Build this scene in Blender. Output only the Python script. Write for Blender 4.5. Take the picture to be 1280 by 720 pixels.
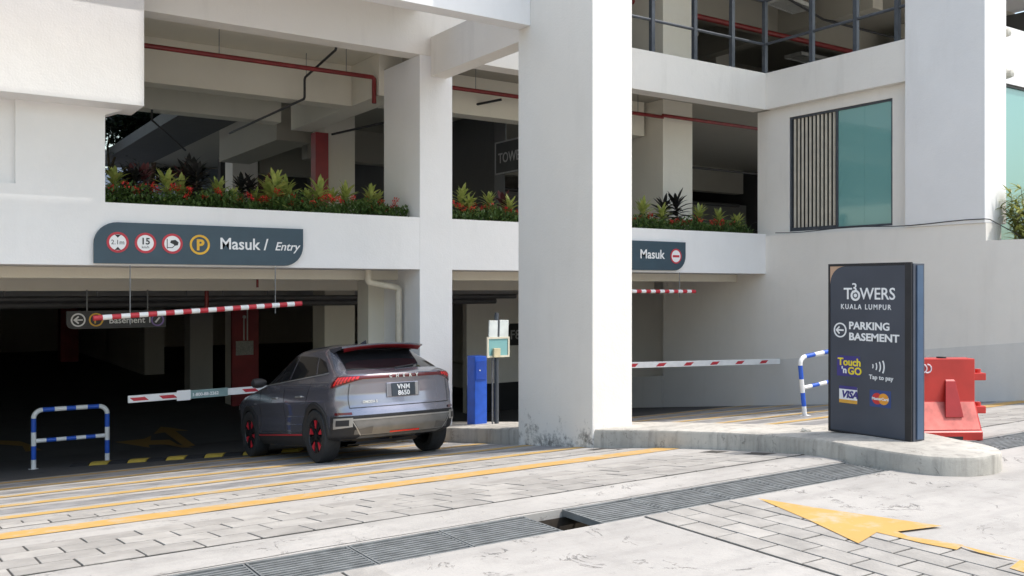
import bpy, bmesh, math, random
from mathutils import Vector, Matrix, Euler
random.seed(7)
for o in list(bpy.data.objects): bpy.data.objects.remove(o, do_unlink=True)
SC = bpy.context.scene
COL = SC.collection
PI = math.pi
# ------------------------------------------------------------------ camera, sky, sun, exposure
CAMZ = 1.62
YAW = math.radians(33.9)
FPX = 1150.0
cd = bpy.data.cameras.new('camera'); cam = bpy.data.objects.new('camera', cd); COL.objects.link(cam)
cam.location = (0, 0, CAMZ); cam.rotation_euler = (PI/2, 0, -YAW)
cd.sensor_width = 36; cd.lens = FPX/1280*36; cd.clip_start = .05; cd.clip_end = 2000
SC.camera = cam
SUN_EL = math.radians(61); SX, SY = .75, -.66           # the sun stands to the front right of the facade
w = bpy.data.worlds.new('World'); SC.world = w; w.use_nodes = True
nt = w.node_tree; bg = nt.nodes['Background']
sk = nt.nodes.new('ShaderNodeTexSky'); sk.sky_type = 'NISHITA'; sk.sun_disc = False
sk.sun_elevation = SUN_EL; sk.sun_rotation = math.atan2(SX, SY); sk.dust_density = 2.8; sk.air_density = 1.6
nt.links.new(sk.outputs[0], bg.inputs[0]); bg.inputs[1].default_value = .15
sd = bpy.data.lights.new('sun', 'SUN'); sun = bpy.data.objects.new('sun', sd); COL.objects.link(sun)
sd.energy = 2.0; sd.angle = math.radians(.5); sd.color = (1, .95, .895)
h = math.cos(SUN_EL)
sun.rotation_euler = Vector((-SX*h, -SY*h, -math.sin(SUN_EL))).to_track_quat('-Z', 'Y').to_euler()
sun.location = (10, -10, 30)
SC.view_settings.view_transform = 'Standard'; SC.view_settings.look = 'None'
SC.view_settings.exposure = .9; SC.view_settings.gamma = 1
SC.render.engine = 'CYCLES'

# ------------------------------------------------------------------ pixel helpers
FX, FY = math.sin(YAW), math.cos(YAW)
def ray(px, py):
    a = (px-640)/FPX; b = (360-py)/FPX
    return Vector((FX+a*FY, FY-a*FX, b))
def gz(Y):
    u = min(Y, 20.0)-5.75
    return -.12*.5*(u+math.sqrt(u*u+.02))
def slope(Y): return (gz(Y+.05)-gz(Y-.05))/.1
def G(px, py):
    """pixel to the point of the ground it shows"""
    d = ray(px, py); lo, hi = 1.0, 90.0
    for _ in range(60):
        m = (lo+hi)/2
        if CAMZ+d.z*m > gz(d.y*m): lo = m
        else: hi = m
    return Vector((d.x*lo, d.y*lo))

# ------------------------------------------------------------------ materials
def new_mat(name):
    m = bpy.data.materials.new(name); m.use_nodes = True
    return m, m.node_tree, m.node_tree.nodes['Principled BSDF']
def N(nt, t, **k):
    n = nt.nodes.new(t)
    for a, b in k.items():
        if a in n.inputs: n.inputs[a].default_value = b
        else: setattr(n, a, b)
    return n
def ramp(nt, src, p0, c0, p1, c1):
    r = nt.nodes.new('ShaderNodeValToRGB'); e = r.color_ramp.elements
    e[0].position = p0; e[0].color = (*c0, 1) if len(c0) == 3 else c0
    e[1].position = p1; e[1].color = (*c1, 1) if len(c1) == 3 else c1
    nt.links.new(src, r.inputs[0]); return r
def coords(nt, scale=(1, 1, 1)):
    tc = nt.nodes.new('ShaderNodeTexCoord'); mp = nt.nodes.new('ShaderNodeMapping')
    g = nt.nodes.new('ShaderNodeNewGeometry')
    nt.links.new(g.outputs['Position'], mp.inputs[0]); mp.inputs['Scale'].default_value = scale
    return mp.outputs[0]
def mixc(nt, fac, a, b, mode='MIX'):
    m = nt.nodes.new('ShaderNodeMix'); m.data_type = 'RGBA'; m.blend_type = mode
    for s, v in ((m.inputs[0], fac), (m.inputs[6], a), (m.inputs[7], b)):
        if isinstance(v, (int, float)): s.default_value = v
        elif isinstance(v, tuple): s.default_value = (*v, 1)
        else: nt.links.new(v, s)
    return m.outputs[2]
MATS = {}
def plain(name, c, rough=.5, metal=0., var=.12, scale=6., bump=0., coat=0., spec=.5, rnd=0.):
    """a colour with a little uneven grain"""
    if name in MATS: return MATS[name]
    m, nt, b = new_mat(name); b.inputs['Roughness'].default_value = rough; b.inputs['Metallic'].default_value = metal
    b.inputs['Coat Weight'].default_value = coat; b.inputs['Specular IOR Level'].default_value = spec
    v = coords(nt); n = N(nt, 'ShaderNodeTexNoise', Scale=scale, Detail=6.); nt.links.new(v, n.inputs['Vector'])
    lo = tuple(x*(1-var) for x in c); hi = tuple(min(1, x*(1+var)) for x in c)
    out = ramp(nt, n.outputs[0], .3, lo, .7, hi).outputs[0]
    if rnd:
        oi = nt.nodes.new('ShaderNodeObjectInfo')
        out = mixc(nt, 1., out, ramp(nt, oi.outputs['Random'], 0, (1-rnd,)*3, 1, (1,)*3).outputs[0], 'MULTIPLY')
    nt.links.new(out, b.inputs['Base Color'])
    if bump:
        n2 = N(nt, 'ShaderNodeTexNoise', Scale=scale*9, Detail=5.); nt.links.new(v, n2.inputs['Vector'])
        bp = N(nt, 'ShaderNodeBump', Strength=bump, Distance=.01)
        nt.links.new(n2.outputs[0], bp.inputs['Height']); nt.links.new(bp.outputs[0], b.inputs['Normal'])
    MATS[name] = m; return m
def plaster(name, c, stain=.35, dirt=(.32, .29, .24)):
    if name in MATS: return MATS[name]
    m, nt, b = new_mat(name); b.inputs['Roughness'].default_value = .75
    b.inputs['Specular IOR Level'].default_value = .25
    v = coords(nt); n = N(nt, 'ShaderNodeTexNoise', Scale=.9, Detail=8., Roughness=.6); nt.links.new(v, n.inputs['Vector'])
    base = ramp(nt, n.outputs[0], .25, tuple(x*.93 for x in c), .75, c).outputs[0]
    vs = coords(nt, (1.3, 1.3, .22)); s = N(nt, 'ShaderNodeTexNoise', Scale=2.0, Detail=7., Roughness=.62); nt.links.new(vs, s.inputs['Vector'])
    f = ramp(nt, s.outputs[0], .54, (0, 0, 0), .85, (stain*.55,)*3).outputs[0]
    col = mixc(nt, f, base, dirt)
    sp = N(nt, 'ShaderNodeTexNoise', Scale=7., Detail=9., Roughness=.75); nt.links.new(v, sp.inputs['Vector'])
    f2 = ramp(nt, sp.outputs[0], .67, (0, 0, 0), .74, (stain*.9,)*3).outputs[0]
    col = mixc(nt, f2, col, tuple(x*.8 for x in dirt))
    nt.links.new(col, b.inputs['Base Color'])
    n2 = N(nt, 'ShaderNodeTexNoise', Scale=38., Detail=5.); nt.links.new(v, n2.inputs['Vector'])
    n3 = N(nt, 'ShaderNodeTexNoise', Scale=2.2, Detail=3.); nt.links.new(v, n3.inputs['Vector'])
    ad = N(nt, 'ShaderNodeMath', operation='MULTIPLY_ADD'); ad.inputs[1].default_value = 4.
    nt.links.new(n3.outputs[0], ad.inputs[0]); nt.links.new(n2.outputs[0], ad.inputs[2])
    bp = N(nt, 'ShaderNodeBump', Strength=.22, Distance=.012); nt.links.new(ad.outputs[0], bp.inputs['Height'])
    nt.links.new(bp.outputs[0], b.inputs['Normal'])
    MATS[name] = m; return m
def concrete(name, c, crack=.8, stain=.5, scale=1., streak=0.):
    """worn stamped concrete: blotches, specks and fine broken cracks"""
    m, nt, b = new_mat(name); b.inputs['Roughness'].default_value = .82; b.inputs['Specular IOR Level'].default_value = .3
    v = coords(nt, (scale,)*3)
    n = N(nt, 'ShaderNodeTexNoise', Scale=.55, Detail=9., Roughness=.62); nt.links.new(v, n.inputs['Vector'])
    base = ramp(nt, n.outputs[0], .3, tuple(x*(1-.25*stain) for x in c), .66, c).outputs[0]
    n4 = N(nt, 'ShaderNodeTexNoise', Scale=3.2, Detail=9., Roughness=.7); nt.links.new(v, n4.inputs['Vector'])
    f4 = ramp(nt, n4.outputs[0], .5, (0, 0, 0), .75, (stain*.6,)*3).outputs[0]
    col = mixc(nt, f4, base, tuple(x*.55 for x in c))
    vt = coords(nt, (.35, 2.4, 1.)); tm = N(nt, 'ShaderNodeTexNoise', Scale=1., Detail=7., Roughness=.6); nt.links.new(vt, tm.inputs['Vector'])
    col = mixc(nt, ramp(nt, tm.outputs[0], .5, (0, 0, 0), .72, (stain*.42,)*3).outputs[0], col, tuple(x*.42 for x in c))
    sp = N(nt, 'ShaderNodeTexNoise', Scale=14., Detail=6., Roughness=.7); nt.links.new(v, sp.inputs['Vector'])
    col = mixc(nt, ramp(nt, sp.outputs[0], .60, (0, 0, 0), .72, (stain*.55,)*3).outputs[0], col, tuple(x*.45 for x in c))
    if streak:
        vs = coords(nt, (5., 5., .5)); ss = N(nt, 'ShaderNodeTexNoise', Scale=1.6, Detail=6., Roughness=.65); nt.links.new(vs, ss.inputs['Vector'])
        col = mixc(nt, ramp(nt, ss.outputs[0], .5, (0, 0, 0), .75, (streak,)*3).outputs[0], col, tuple(x*.35 for x in c))
    wv = N(nt, 'ShaderNodeTexNoise', Scale=1.7, Detail=8., Roughness=.62, Distortion=.9); nt.links.new(v, wv.inputs['Vector'])
    d = N(nt, 'ShaderNodeMath', operation='SUBTRACT'); d.inputs[1].default_value = .5; nt.links.new(wv.outputs[0], d.inputs[0])
    ab = N(nt, 'ShaderNodeMath', operation='ABSOLUTE'); nt.links.new(d.outputs[0], ab.inputs[0])
    line = ramp(nt, ab.outputs[0], .003, (1, 1, 1), .011, (0, 0, 0))
    mk = N(nt, 'ShaderNodeTexNoise', Scale=2.9, Detail=5., Roughness=.7); nt.links.new(v, mk.inputs['Vector'])
    mkr = ramp(nt, mk.outputs[0], .52, (0, 0, 0), .60, (1, 1, 1))
    lf = N(nt, 'ShaderNodeMath', operation='MULTIPLY'); nt.links.new(line.outputs[0], lf.inputs[0]); nt.links.new(mkr.outputs[0], lf.inputs[1])
    lf2 = N(nt, 'ShaderNodeMath', operation='MULTIPLY'); nt.links.new(lf.outputs[0], lf2.inputs[0]); lf2.inputs[1].default_value = crack
    col = mixc(nt, lf2.outputs[0], col, tuple(x*.22 for x in c))
    nt.links.new(col, b.inputs['Base Color'])
    n2 = N(nt, 'ShaderNodeTexNoise', Scale=30., Detail=8., Roughness=.7); nt.links.new(v, n2.inputs['Vector'])
    h1 = N(nt, 'ShaderNodeMath', operation='MULTIPLY_ADD'); h1.inputs[1].default_value = -2.5
    nt.links.new(lf.outputs[0], h1.inputs[0]); nt.links.new(n2.outputs[0], h1.inputs[2])
    bp = N(nt, 'ShaderNodeBump', Strength=.45, Distance=.008); nt.links.new(h1.outputs[0], bp.inputs['Height'])
    nt.links.new(bp.outputs[0], b.inputs['Normal'])
    MATS[name] = m; return m
def worn_paint(name, c, under, wear=.5):
    """road paint rubbed through to the concrete in patches"""
    m, nt, b = new_mat(name); b.inputs['Roughness'].default_value = .7
    v = coords(nt); n = N(nt, 'ShaderNodeTexNoise', Scale=4.5, Detail=10., Roughness=.72); nt.links.new(v, n.inputs['Vector'])
    f = ramp(nt, n.outputs[0], 1-wear-.08+.05, (0, 0, 0), 1-wear+.16, (1, 1, 1)).outputs[0]
    n2 = N(nt, 'ShaderNodeTexNoise', Scale=1.1, Detail=4.); nt.links.new(v, n2.inputs['Vector'])
    c2 = ramp(nt, n2.outputs[0], .3, tuple(x*.86 for x in c), .7, c).outputs[0]
    nt.links.new(mixc(nt, f, c2, under), b.inputs['Base Color'])
    MATS[name] = m; return m
def glass(name, tint, rough=.02, trans=.0, metal=0.):
    m, nt, b = new_mat(name); b.inputs['Base Color'].default_value = (*tint, 1); b.inputs['Roughness'].default_value = rough
    b.inputs['Specular IOR Level'].default_value = .8; b.inputs['Transmission Weight'].default_value = trans
    MATS[name] = m; return m
def leaf(name, c1, c2, trans=.25):
    m, nt, b = new_mat(name); b.inputs['Roughness'].default_value = .45
    v = coords(nt); n = N(nt, 'ShaderNodeTexNoise', Scale=9., Detail=4.); nt.links.new(v, n.inputs['Vector'])
    nt.links.new(ramp(nt, n.outputs[0], .35, c1, .68, c2).outputs[0], b.inputs['Base Color'])
    tr = nt.nodes.new('ShaderNodeBsdfTranslucent'); tr.inputs[0].default_value = (*[x*1.3 for x in c2], 1)
    mx = nt.nodes.new('ShaderNodeMixShader'); mx.inputs[0].default_value = trans
    nt.links.new(b.outputs[0], mx.inputs[1]); nt.links.new(tr.outputs[0], mx.inputs[2])
    nt.links.new(mx.outputs[0], nt.nodes['Material Output'].inputs[0])
    MATS[name] = m; return m

WHITE = plaster('white_plaster', (.83, .82, .81), .22)
WHITE2 = plaster('stained_plaster', (.82, .785, .73), .42)
GREYW = plaster('grey_plaster', (.86, .82, .76), .22)
DIM = plaster('shaded_cream_plaster', (.40, .375, .32), .25)  # cream plaster darkened: shade of the deep interior is in the colour
DADO = plaster('dado_plaster', (.74, .72, .685), .3)
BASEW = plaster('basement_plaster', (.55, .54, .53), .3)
DARKW = plaster('shaded_dark_wall', (.10, .10, .10), .2)  # near-black tone carries the lack of light on inner surfaces
CREAM = plaster('cream_plaster', (.74, .70, .60), .2)
CONC = concrete('ground_concrete', (.425, .405, .375), .75, .95)
KERB = concrete('kerb_concrete', (.54, .51, .45), .55, 1.2, 1.3, .75)
STRIPW = concrete('strip_concrete', (.425, .405, .375), .6, .95, 1.3)
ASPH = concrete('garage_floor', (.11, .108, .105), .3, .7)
PAVER = plain('paver_stone', (.355, .335, .305), .85, 0, .16, 5., .5, rnd=.22)
PAVERG = plain('grey_paver_strip', (.23, .225, .22), .85, 0, .3, 3.5, .6)
BED = plain('joint_sand', (.05, .046, .04), .95, 0, .3, 20.)
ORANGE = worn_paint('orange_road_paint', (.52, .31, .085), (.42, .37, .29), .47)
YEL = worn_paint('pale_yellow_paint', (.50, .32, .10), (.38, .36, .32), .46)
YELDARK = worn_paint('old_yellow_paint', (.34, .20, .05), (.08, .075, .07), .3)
GRATE = plain('grate_steel', (.20, .21, .21), .5, .35, .25, 9.)
STEEL = plain('galvanised_steel', (.20, .21, .22), .45, .6, .25, 9.)
DARKSTEEL = plain('dark_steel', (.075, .085, .10), .5, .3, .15, 9.)
BLACK = plain('black_paint', (.018, .018, .02), .5)
REDPIPE = plain('red_pipe_paint', (.20, .018, .018), .4, 0, .2, 6.)
REDCOL = plain('red_column_paint', (.27, .02, .025), .5, 0, .2, 2.5)
NAVY = plain('navy_sign_panel', (.030, .062, .088), .4, 0, .1, 4.)
TOTEM = plain('totem_panel', (.055, .063, .083), .38, 0, .12, 2.)
TOTEMSIDE = plain('totem_side', (.07, .115, .19), .3, .35, .1, 4.)
WPAINT = plain('white_paint', (.78, .78, .77), .45, 0, .06, 9.)
RPAINT = plain('red_paint', (.50, .03, .045), .45, 0, .12, 9.)
BPAINT = plain('blue_paint', (.02, .10, .52), .4, 0, .12, 9.)

# ------------------------------------------------------------------ mesh helpers
def tag(o, label=None, cat=None, group=None, kind=None):
    if label: o['label'] = label
    if cat: o['category'] = cat
    if group: o['group'] = group
    if kind: o['kind'] = kind
    return o
def wl(o):
    v = Vector((0, 0, 0))
    while o: v += o.location; o = o.parent
    return v
def empty(name, loc, label=None, cat=None, group=None, rz=0.):
    o = bpy.data.objects.new(name, None); COL.objects.link(o); o.location = loc; o.rotation_euler = (0, 0, rz)
    o.empty_display_size = .2
    return tag(o, label, cat, group)
def link_mesh(name, me, mat, parent=None, local=False):
    o = bpy.data.objects.new(name, me); COL.objects.link(o)
    for m in (mat if isinstance(mat, (list, tuple)) else [mat]): me.materials.append(m)
    if parent:
        o.parent = parent
        if not local: o.location = -wl(parent)
    return o
class MB:
    def __init__(s): s.v = []; s.f = []; s.mi = []
    def add(s, vs, fs, mi=0):
        n = len(s.v); s.v += [tuple(p) for p in vs]
        for f in fs: s.f.append(tuple(i+n for i in f)); s.mi.append(mi)
        return s
    def box(s, x0, x1, y0, y1, z0, z1, mi=0):
        return s.add([(x0, y0, z0), (x1, y0, z0), (x1, y1, z0), (x0, y1, z0), (x0, y0, z1), (x1, y0, z1), (x1, y1, z1), (x0, y1, z1)],
                     [(3, 2, 1, 0), (4, 5, 6, 7), (0, 1, 5, 4), (1, 2, 6, 5), (2, 3, 7, 6), (3, 0, 4, 7)], mi)
    def hexa(s, a, b, mi=0):
        """two quads of four points, bottom and top"""
        return s.add(list(a)+list(b), [(3, 2, 1, 0), (4, 5, 6, 7), (0, 1, 5, 4), (1, 2, 6, 5), (2, 3, 7, 6), (3, 0, 4, 7)], mi)
    def prism(s, pts, off, mi=0):
        n = len(pts); off = Vector(off); a = [Vector(p) for p in pts]
        return s.add(a+[p+off for p in a], [tuple(range(n))[::-1], tuple(range(n, 2*n))]+[(i, (i+1) % n, (i+1) % n+n, i+n) for i in range(n)], mi)
    def tube(s, pts, r, seg=10, mi=0, cap=True, mis=None):
        pts = [Vector(p) for p in pts]; n = len(pts); rings = []; up = None
        for i, p in enumerate(pts):
            t = ((pts[min(i+1, n-1)]-p).normalized()+(p-pts[max(i-1, 0)]).normalized()).normalized()
            if up is None: up = Vector((0, 0, 1)) if abs(t.z) < .9 else Vector((1, 0, 0))
            a = (up-t*up.dot(t)).normalized(); b = t.cross(a); up = a
            rr = r[i] if isinstance(r, (list, tuple)) else r
            rings.append([p+(a*math.cos(k*2*PI/seg)+b*math.sin(k*2*PI/seg))*rr for k in range(seg)])
        base = len(s.v)
        for R_ in rings: s.v += [tuple(q) for q in R_]
        for i in range(n-1):
            for k in range(seg):
                s.f.append((base+i*seg+k, base+i*seg+(k+1) % seg, base+(i+1)*seg+(k+1) % seg, base+(i+1)*seg+k)); s.mi.append(mis[i] if mis else mi)
        if cap:
            s.f.append(tuple(base+k for k in range(seg))[::-1]); s.mi.append(mis[0] if mis else mi)
            s.f.append(tuple(base+(n-1)*seg+k for k in range(seg))); s.mi.append(mis[-1] if mis else mi)
        return s
    def lathe(s, prof, seg=32, axis='y', c=(0, 0, 0), mi=0):
        base = len(s.v); m = len(prof)
        for k in range(seg):
            a = k*2*PI/seg
            for (r, t) in prof:
                p = (r*math.cos(a), t, r*math.sin(a)) if axis == 'y' else (r*math.cos(a), r*math.sin(a), t)
                s.v.append((p[0]+c[0], p[1]+c[1], p[2]+c[2]))
        for k in range(seg):
            for j in range(m-1):
                s.f.append((base+k*m+j, base+k*m+j+1, base+((k+1) % seg)*m+j+1, base+((k+1) % seg)*m+j)); s.mi.append(mi)
        return s
    def mesh(s, name, bevel=0, smooth=False, fixn=True):
        me = bpy.data.meshes.new(name); me.from_pydata(s.v, [], s.f)
        for p, i in zip(me.polygons, s.mi): p.material_index = i
        if bevel or fixn:
            bm = bmesh.new(); bm.from_mesh(me)
            bmesh.ops.recalc_face_normals(bm, faces=bm.faces)
            if bevel: bmesh.ops.bevel(bm, geom=bm.edges[:], offset=bevel, segments=2, profile=.6, affect='EDGES', clamp_overlap=True)
            bm.to_mesh(me); bm.free()
        if smooth:
            for p in me.polygons: p.use_smooth = True
            if hasattr(me, 'set_sharp_from_angle'): me.set_sharp_from_angle(angle=math.radians(38))
        return me
    def build(s, name, mat, parent=None, bevel=0, smooth=False, local=False, fixn=True):
        return link_mesh(name, s.mesh(name, bevel, smooth, fixn), mat, parent, local)
def box(name, mat, parent, x0, x1, y0, y1, z0, z1, bevel=.008):
    return MB().box(x0, x1, y0, y1, z0, z1).build(name, mat, parent, bevel)
def instance(name, me, parent, loc, rot=(0, 0, 0), scale=None):
    o = bpy.data.objects.new(name, me); COL.objects.link(o); o.parent = parent
    o.location = Vector(loc)-wl(parent) if parent else loc
    o.rotation_euler = rot
    if scale: o.scale = scale
    return o
def copy_tree(o, parent=None):
    c = o.copy(); COL.objects.link(c); c.parent = parent
    for ch in list(o.children):
        if ch is not c: copy_tree(ch, c)
    return c
class Frame:
    """a flat face: points given as (u, v) in it; t is how far a piece stands proud of it"""
    def __init__(s, o, u, v, k=1.): s.k = k; s.o = Vector(o); s.u = Vector(u).normalized(); s.v = Vector(v).normalized(); s.n = s.u.cross(s.v)
    def p(s, u, v, t=0): return s.o+s.u*(u*s.k)+s.v*(v*s.k)+s.n*t
    def plate(s, name, pts, t0, t1, mat, parent, bevel=0):
        return MB().prism([s.p(u, v, t0) for u, v in pts], s.n*(t1-t0)).build(name, mat, parent, bevel)
    def rect(s, name, u0, u1, v0, v1, t0, t1, mat, parent, bevel=0): return s.plate(name, [(u0, v0), (u1, v0), (u1, v1), (u0, v1)], t0, t1, mat, parent, bevel)
    def disc(s, name, cu, cv, r, t0, t1, mat, parent, n=32): return s.plate(name, [(cu+r*math.cos(k*2*PI/n), cv+r*math.sin(k*2*PI/n)) for k in range(n)], t0, t1, mat, parent)
    def ring(s, name, cu, cv, r0, r1, t0, t1, mat, parent, n=36, a0=0., a1=2*PI):
        m = MB(); full = abs(a1-a0-2*PI) < 1e-6
        for k in range(n):
            a, b = a0+(a1-a0)*k/n, a0+(a1-a0)*(k+1)/n
            q = [(r0, a), (r1, a), (r1, b), (r0, b)]
            m.prism([s.p(cu+r*math.cos(x), cv+r*math.sin(x), t0) for r, x in q], s.n*(t1-t0))
        return m.build(name, mat, parent)
    def text(s, name, body, u, v, size, t0, mat, parent, depth=.003, align='LEFT', bold=0., shear=0., sx=1., space=1.):
        c = bpy.data.curves.new('t', 'FONT'); c.body = body; c.size = size*s.k; c.align_x = align; c.extrude = depth/2
        c.offset = bold; c.shear = shear; c.space_character = space; c.resolution_u = 3
        ob = bpy.data.objects.new('t', c); COL.objects.link(ob)
        dg = bpy.context.evaluated_depsgraph_get(); dg.update()
        me = bpy.data.meshes.new_from_object(ob.evaluated_get(dg)); bpy.data.objects.remove(ob, do_unlink=True)
        me.name = name; me.materials.clear()
        M = Matrix(((s.u.x, s.v.x, s.n.x, 0), (s.u.y, s.v.y, s.n.y, 0), (s.u.z, s.v.z, s.n.z, 0), (0, 0, 0, 1)))
        o_ = s.p(u, v, t0+depth/2); M.translation = o_
        me.transform(M @ Matrix.Diagonal((sx, 1, 1, 1)))
        return link_mesh(name, me, mat, parent)

# ------------------------------------------------------------------ ground: one sheet, flat by the camera, then a ramp down into the garage
XS = [-300, -60, -20, -10, 0, 4, 8, 12, 16, 24, 60, 300]
YS = [-300, -60, -20, -5, 0, 4.905]
prof = [(y, 0.) for y in YS]+[(4.906, -.38), (5.394, -.38), (5.395, gz(5.395))]
y = 5.6
while y < 20.01: prof.append((y, gz(y))); y += .2
prof += [(26, gz(20)), (40, gz(20)), (56, gz(20)), (120, gz(20)), (400, gz(20))]
mb = MB()
vs = [(x, yy, z) for (yy, z) in prof for x in XS]; nx = len(XS)
mb.add(vs, [(j*nx+i, j*nx+i+1, (j+1)*nx+i+1, (j+1)*nx+i) for j in range(len(prof)-1) for i in range(nx-1)])
ground = tag(mb.build('ground', CONC, fixn=False), 'pale worn concrete drive sloping down into the basement car park', 'ground', kind='structure')
def sheet(name, mat, x0, x1, y0, y1, off, parent=None, jit=0., nxs=None, poly=None):
    n = max(1, int((y1-y0)/.15)); m = nxs or max(1, int((x1-x0)/.25)) if jit else (nxs or 6)
    vs = []
    for j in range(n+1):
        for i in range(m+1):
            yy = y0+(y1-y0)*j/n
            if jit and j in (0, n): yy += random.uniform(-jit, jit)
            vs.append((x0+(x1-x0)*i/m, yy, gz(yy)+off))
    fs = [(j*(m+1)+i, j*(m+1)+i+1, (j+1)*(m+1)+i+1, (j+1)*(m+1)+i) for j in range(n) for i in range(m)]
    return MB().add(vs, fs).build(name, mat, parent, fixn=False)
WALLX = 15.7
LANES = [(-14.0, 7.30), (8.56, WALLX-.02)]     # drive to either side of the island
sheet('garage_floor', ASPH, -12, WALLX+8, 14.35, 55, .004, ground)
# painted lines, paler strips and grey paver strips across the ramp
def across(y0, y1, mat, name, off, jit=.012):
    for (a, b) in LANES:
        xa, xb = a, b
        if b < 8 and y1 < 9.1: xb = 7.52 if y1 > 6 else 7.4
        sheet(name, mat, xa, xb, y0, y1, off, ground, jit)
across(7.18, 7.70, STRIPW, 'concrete_strip', .004)
across(7.71, 8.10, ORANGE, 'orange_line', .008, .02)
across(8.11, 8.42, STRIPW, 'concrete_strip', .004)
Y0 = 8.42
for k in range(5):
    if k: across(Y0, Y0+.46, PAVERG, 'grey_paver_strip', .004)
    across(Y0+.47, Y0+.72, STRIPW, 'concrete_strip', .005)
    across(Y0+.73, Y0+.96, YEL, 'yellow_line', .009, .018)
    across(Y0+.97, Y0+1.16, STRIPW, 'concrete_strip', .005)
    Y0 += 1.17
across(5.42, 5.88, STRIPW, 'concrete_strip', .004)

# pavers laid one by one; the joint sand shows between them
def paver_mesh(l, wd):
    return MB().box(-l/2, l/2, -wd/2, wd/2, -.03, .0095).mesh('paver', .004)
PM = {}
NP = 0
def pavers(x0, x1, y0, y1, l, rows, along='x', keep=None):
    global NP
    sheet('joint_bed', BED, x0, x1, y0, y1, .0045, ground)
    if along == 'x':
        wd = (y1-y0)/rows; key = (l, round(wd, 3), 0)
        if key not in PM: PM[key] = paver_mesh(l-.013, wd-.022); PM[key].materials.append(PAVER)
        for r in range(rows):
            yc = y0+(r+.5)*wd; xx = x0+(l/2 if r % 2 == 0 else l)
            while xx < x1-l/2+.01:
                if keep is None or keep(xx, yc):
                    instance('paver', PM[key], ground, (xx, yc, gz(yc)+random.uniform(-.0015, .0015)), (math.atan(slope(yc))+random.uniform(-.004, .004), random.uniform(-.004, .004), random.uniform(-.012, .012)))
                    NP += 1
                xx += l
    else:
        wd = (x1-x0)/rows; key = (l, round(wd, 3), 1)
        if key not in PM: PM[key] = paver_mesh(wd-.014, l-.016); PM[key].materials.append(PAVER)
        for r in range(rows):
            xc = x0+(r+.5)*wd; yy = y1-(l/2 if r % 2 == 0 else l)
            if r % 2 == 1: instance('paver', PM[key], ground, (xc, y1-l/4, random.uniform(-.001, .001)), (0, 0, random.uniform(-.008, .008)), (1, .5, 1))
            while yy > y0+l/2-.01:
                if keep is None or keep(xc, yy):
                    instance('paver', PM[key], ground, (xc, yy, random.uniform(-.0015, .0015)), (random.uniform(-.004, .004), random.uniform(-.004, .004), random.uniform(-.012, .012)))
                    NP += 1
                yy -= l
pavers(.2, 7.45, 5.90, 7.17, .36, 4)
pavers(8.6, WALLX-.05, 5.90, 7.17, .36, 4, keep=lambda x, y: x > 9.4)
pavers(-.36, 7.3, 8.43, 8.88, .36, 2)
sheet('grey_paver_strip', PAVERG, 8.6, WALLX-.05, 8.43, 8.88, .004, ground)
pavers(4.40, 5.46, 1.9, 4.88, .34, 5, 'y')
pavers(1.25, 2.32, 3.5, 4.88, .34, 5, 'y')
def ground_poly(name, pix, off, mat, cuts=5):
    m = MB(); pts = [G(*p) for p in pix]
    m.add([(p.x, p.y, gz(p.y)+off) for p in pts], [tuple(range(len(pts)))])
    me = m.mesh(name, fixn=False); bm = bmesh.new(); bm.from_mesh(me)
    bmesh.ops.triangulate(bm, faces=bm.faces)
    for f in bm.faces:
        if f.normal.z < 0: f.normal_flip()
    bm.to_mesh(me); bm.free()
    return link_mesh(name, me, mat, ground)
ground_poly('painted_arrow', [(947, 625), (1020, 637), (1178, 660), (1122, 667), (1135, 673), (1205, 684), (1196, 690), (1150, 681), (1096, 668), (1073, 682), (1010, 652)], .0145, ORANGE)
ground_poly('painted_arrow', [(1196, 683), (1235, 693), (1280, 704), (1310, 712), (1310, 728), (1262, 713), (1275, 703), (1225, 694)], .0145, ORANGE)
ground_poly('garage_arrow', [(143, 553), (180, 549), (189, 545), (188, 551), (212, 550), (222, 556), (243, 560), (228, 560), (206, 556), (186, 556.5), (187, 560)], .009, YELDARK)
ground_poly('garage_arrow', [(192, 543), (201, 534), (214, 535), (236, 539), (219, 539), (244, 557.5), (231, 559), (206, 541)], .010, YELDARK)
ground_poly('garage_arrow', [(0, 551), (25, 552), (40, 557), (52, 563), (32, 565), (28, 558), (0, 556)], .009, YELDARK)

drain_dark = plain('drain_shade', (.045, .035, .025), .9, 0, .4, 8.)  # dark lining colour stands in for the shade down in the drain
MB().add([(x, yy, zz) for x in (-14, 16) for (yy, zz) in ((4.909, -.06), (4.909, -.372), (5.391, -.372), (5.391, -.06))], [(0, 1, 5, 4), (1, 2, 6, 5), (2, 3, 7, 6)]).build('drain_channel', drain_dark, ground, fixn=False)
# drain grates in the slot across the drive
def grate_section(x0, x1, label):
    e = empty('drain_grate', ((x0+x1)/2, 5.15, 0), label, 'drain grate', 'steel drain grates across the drive')
    m = MB()
    for (a, b, c, d) in ((x0+.004, x1-.004, 4.912, 4.932), (x0+.004, x1-.004, 5.366, 5.388)): m.box(a, b, c, d, -.055, -.002)
    for xx in (x0+.004, x1-.016): m.box(xx, xx+.012, 4.932, 5.366, -.05, -.003)
    m.build('frame', GRATE, e)
    m = MB()
    for k in range(9):
        yy = 4.932+.434*(k+1)/10; m.box(x0+.016, x1-.016, yy-.011, yy+.011, -.045, -.004)
    tag(m.build('bars', GRATE, e), kind='stuff')
    m = MB()
    for k in range(1, 4): xx = x0+(x1-x0)*k/4; m.box(xx-.006, xx+.006, 4.934, 5.364, -.03, -.012)
    m.build('cross_bars', GRATE, e)
xx = -1.56; secs = []
while xx < 3.6: secs.append((xx, xx+.652)); xx += .655
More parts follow.
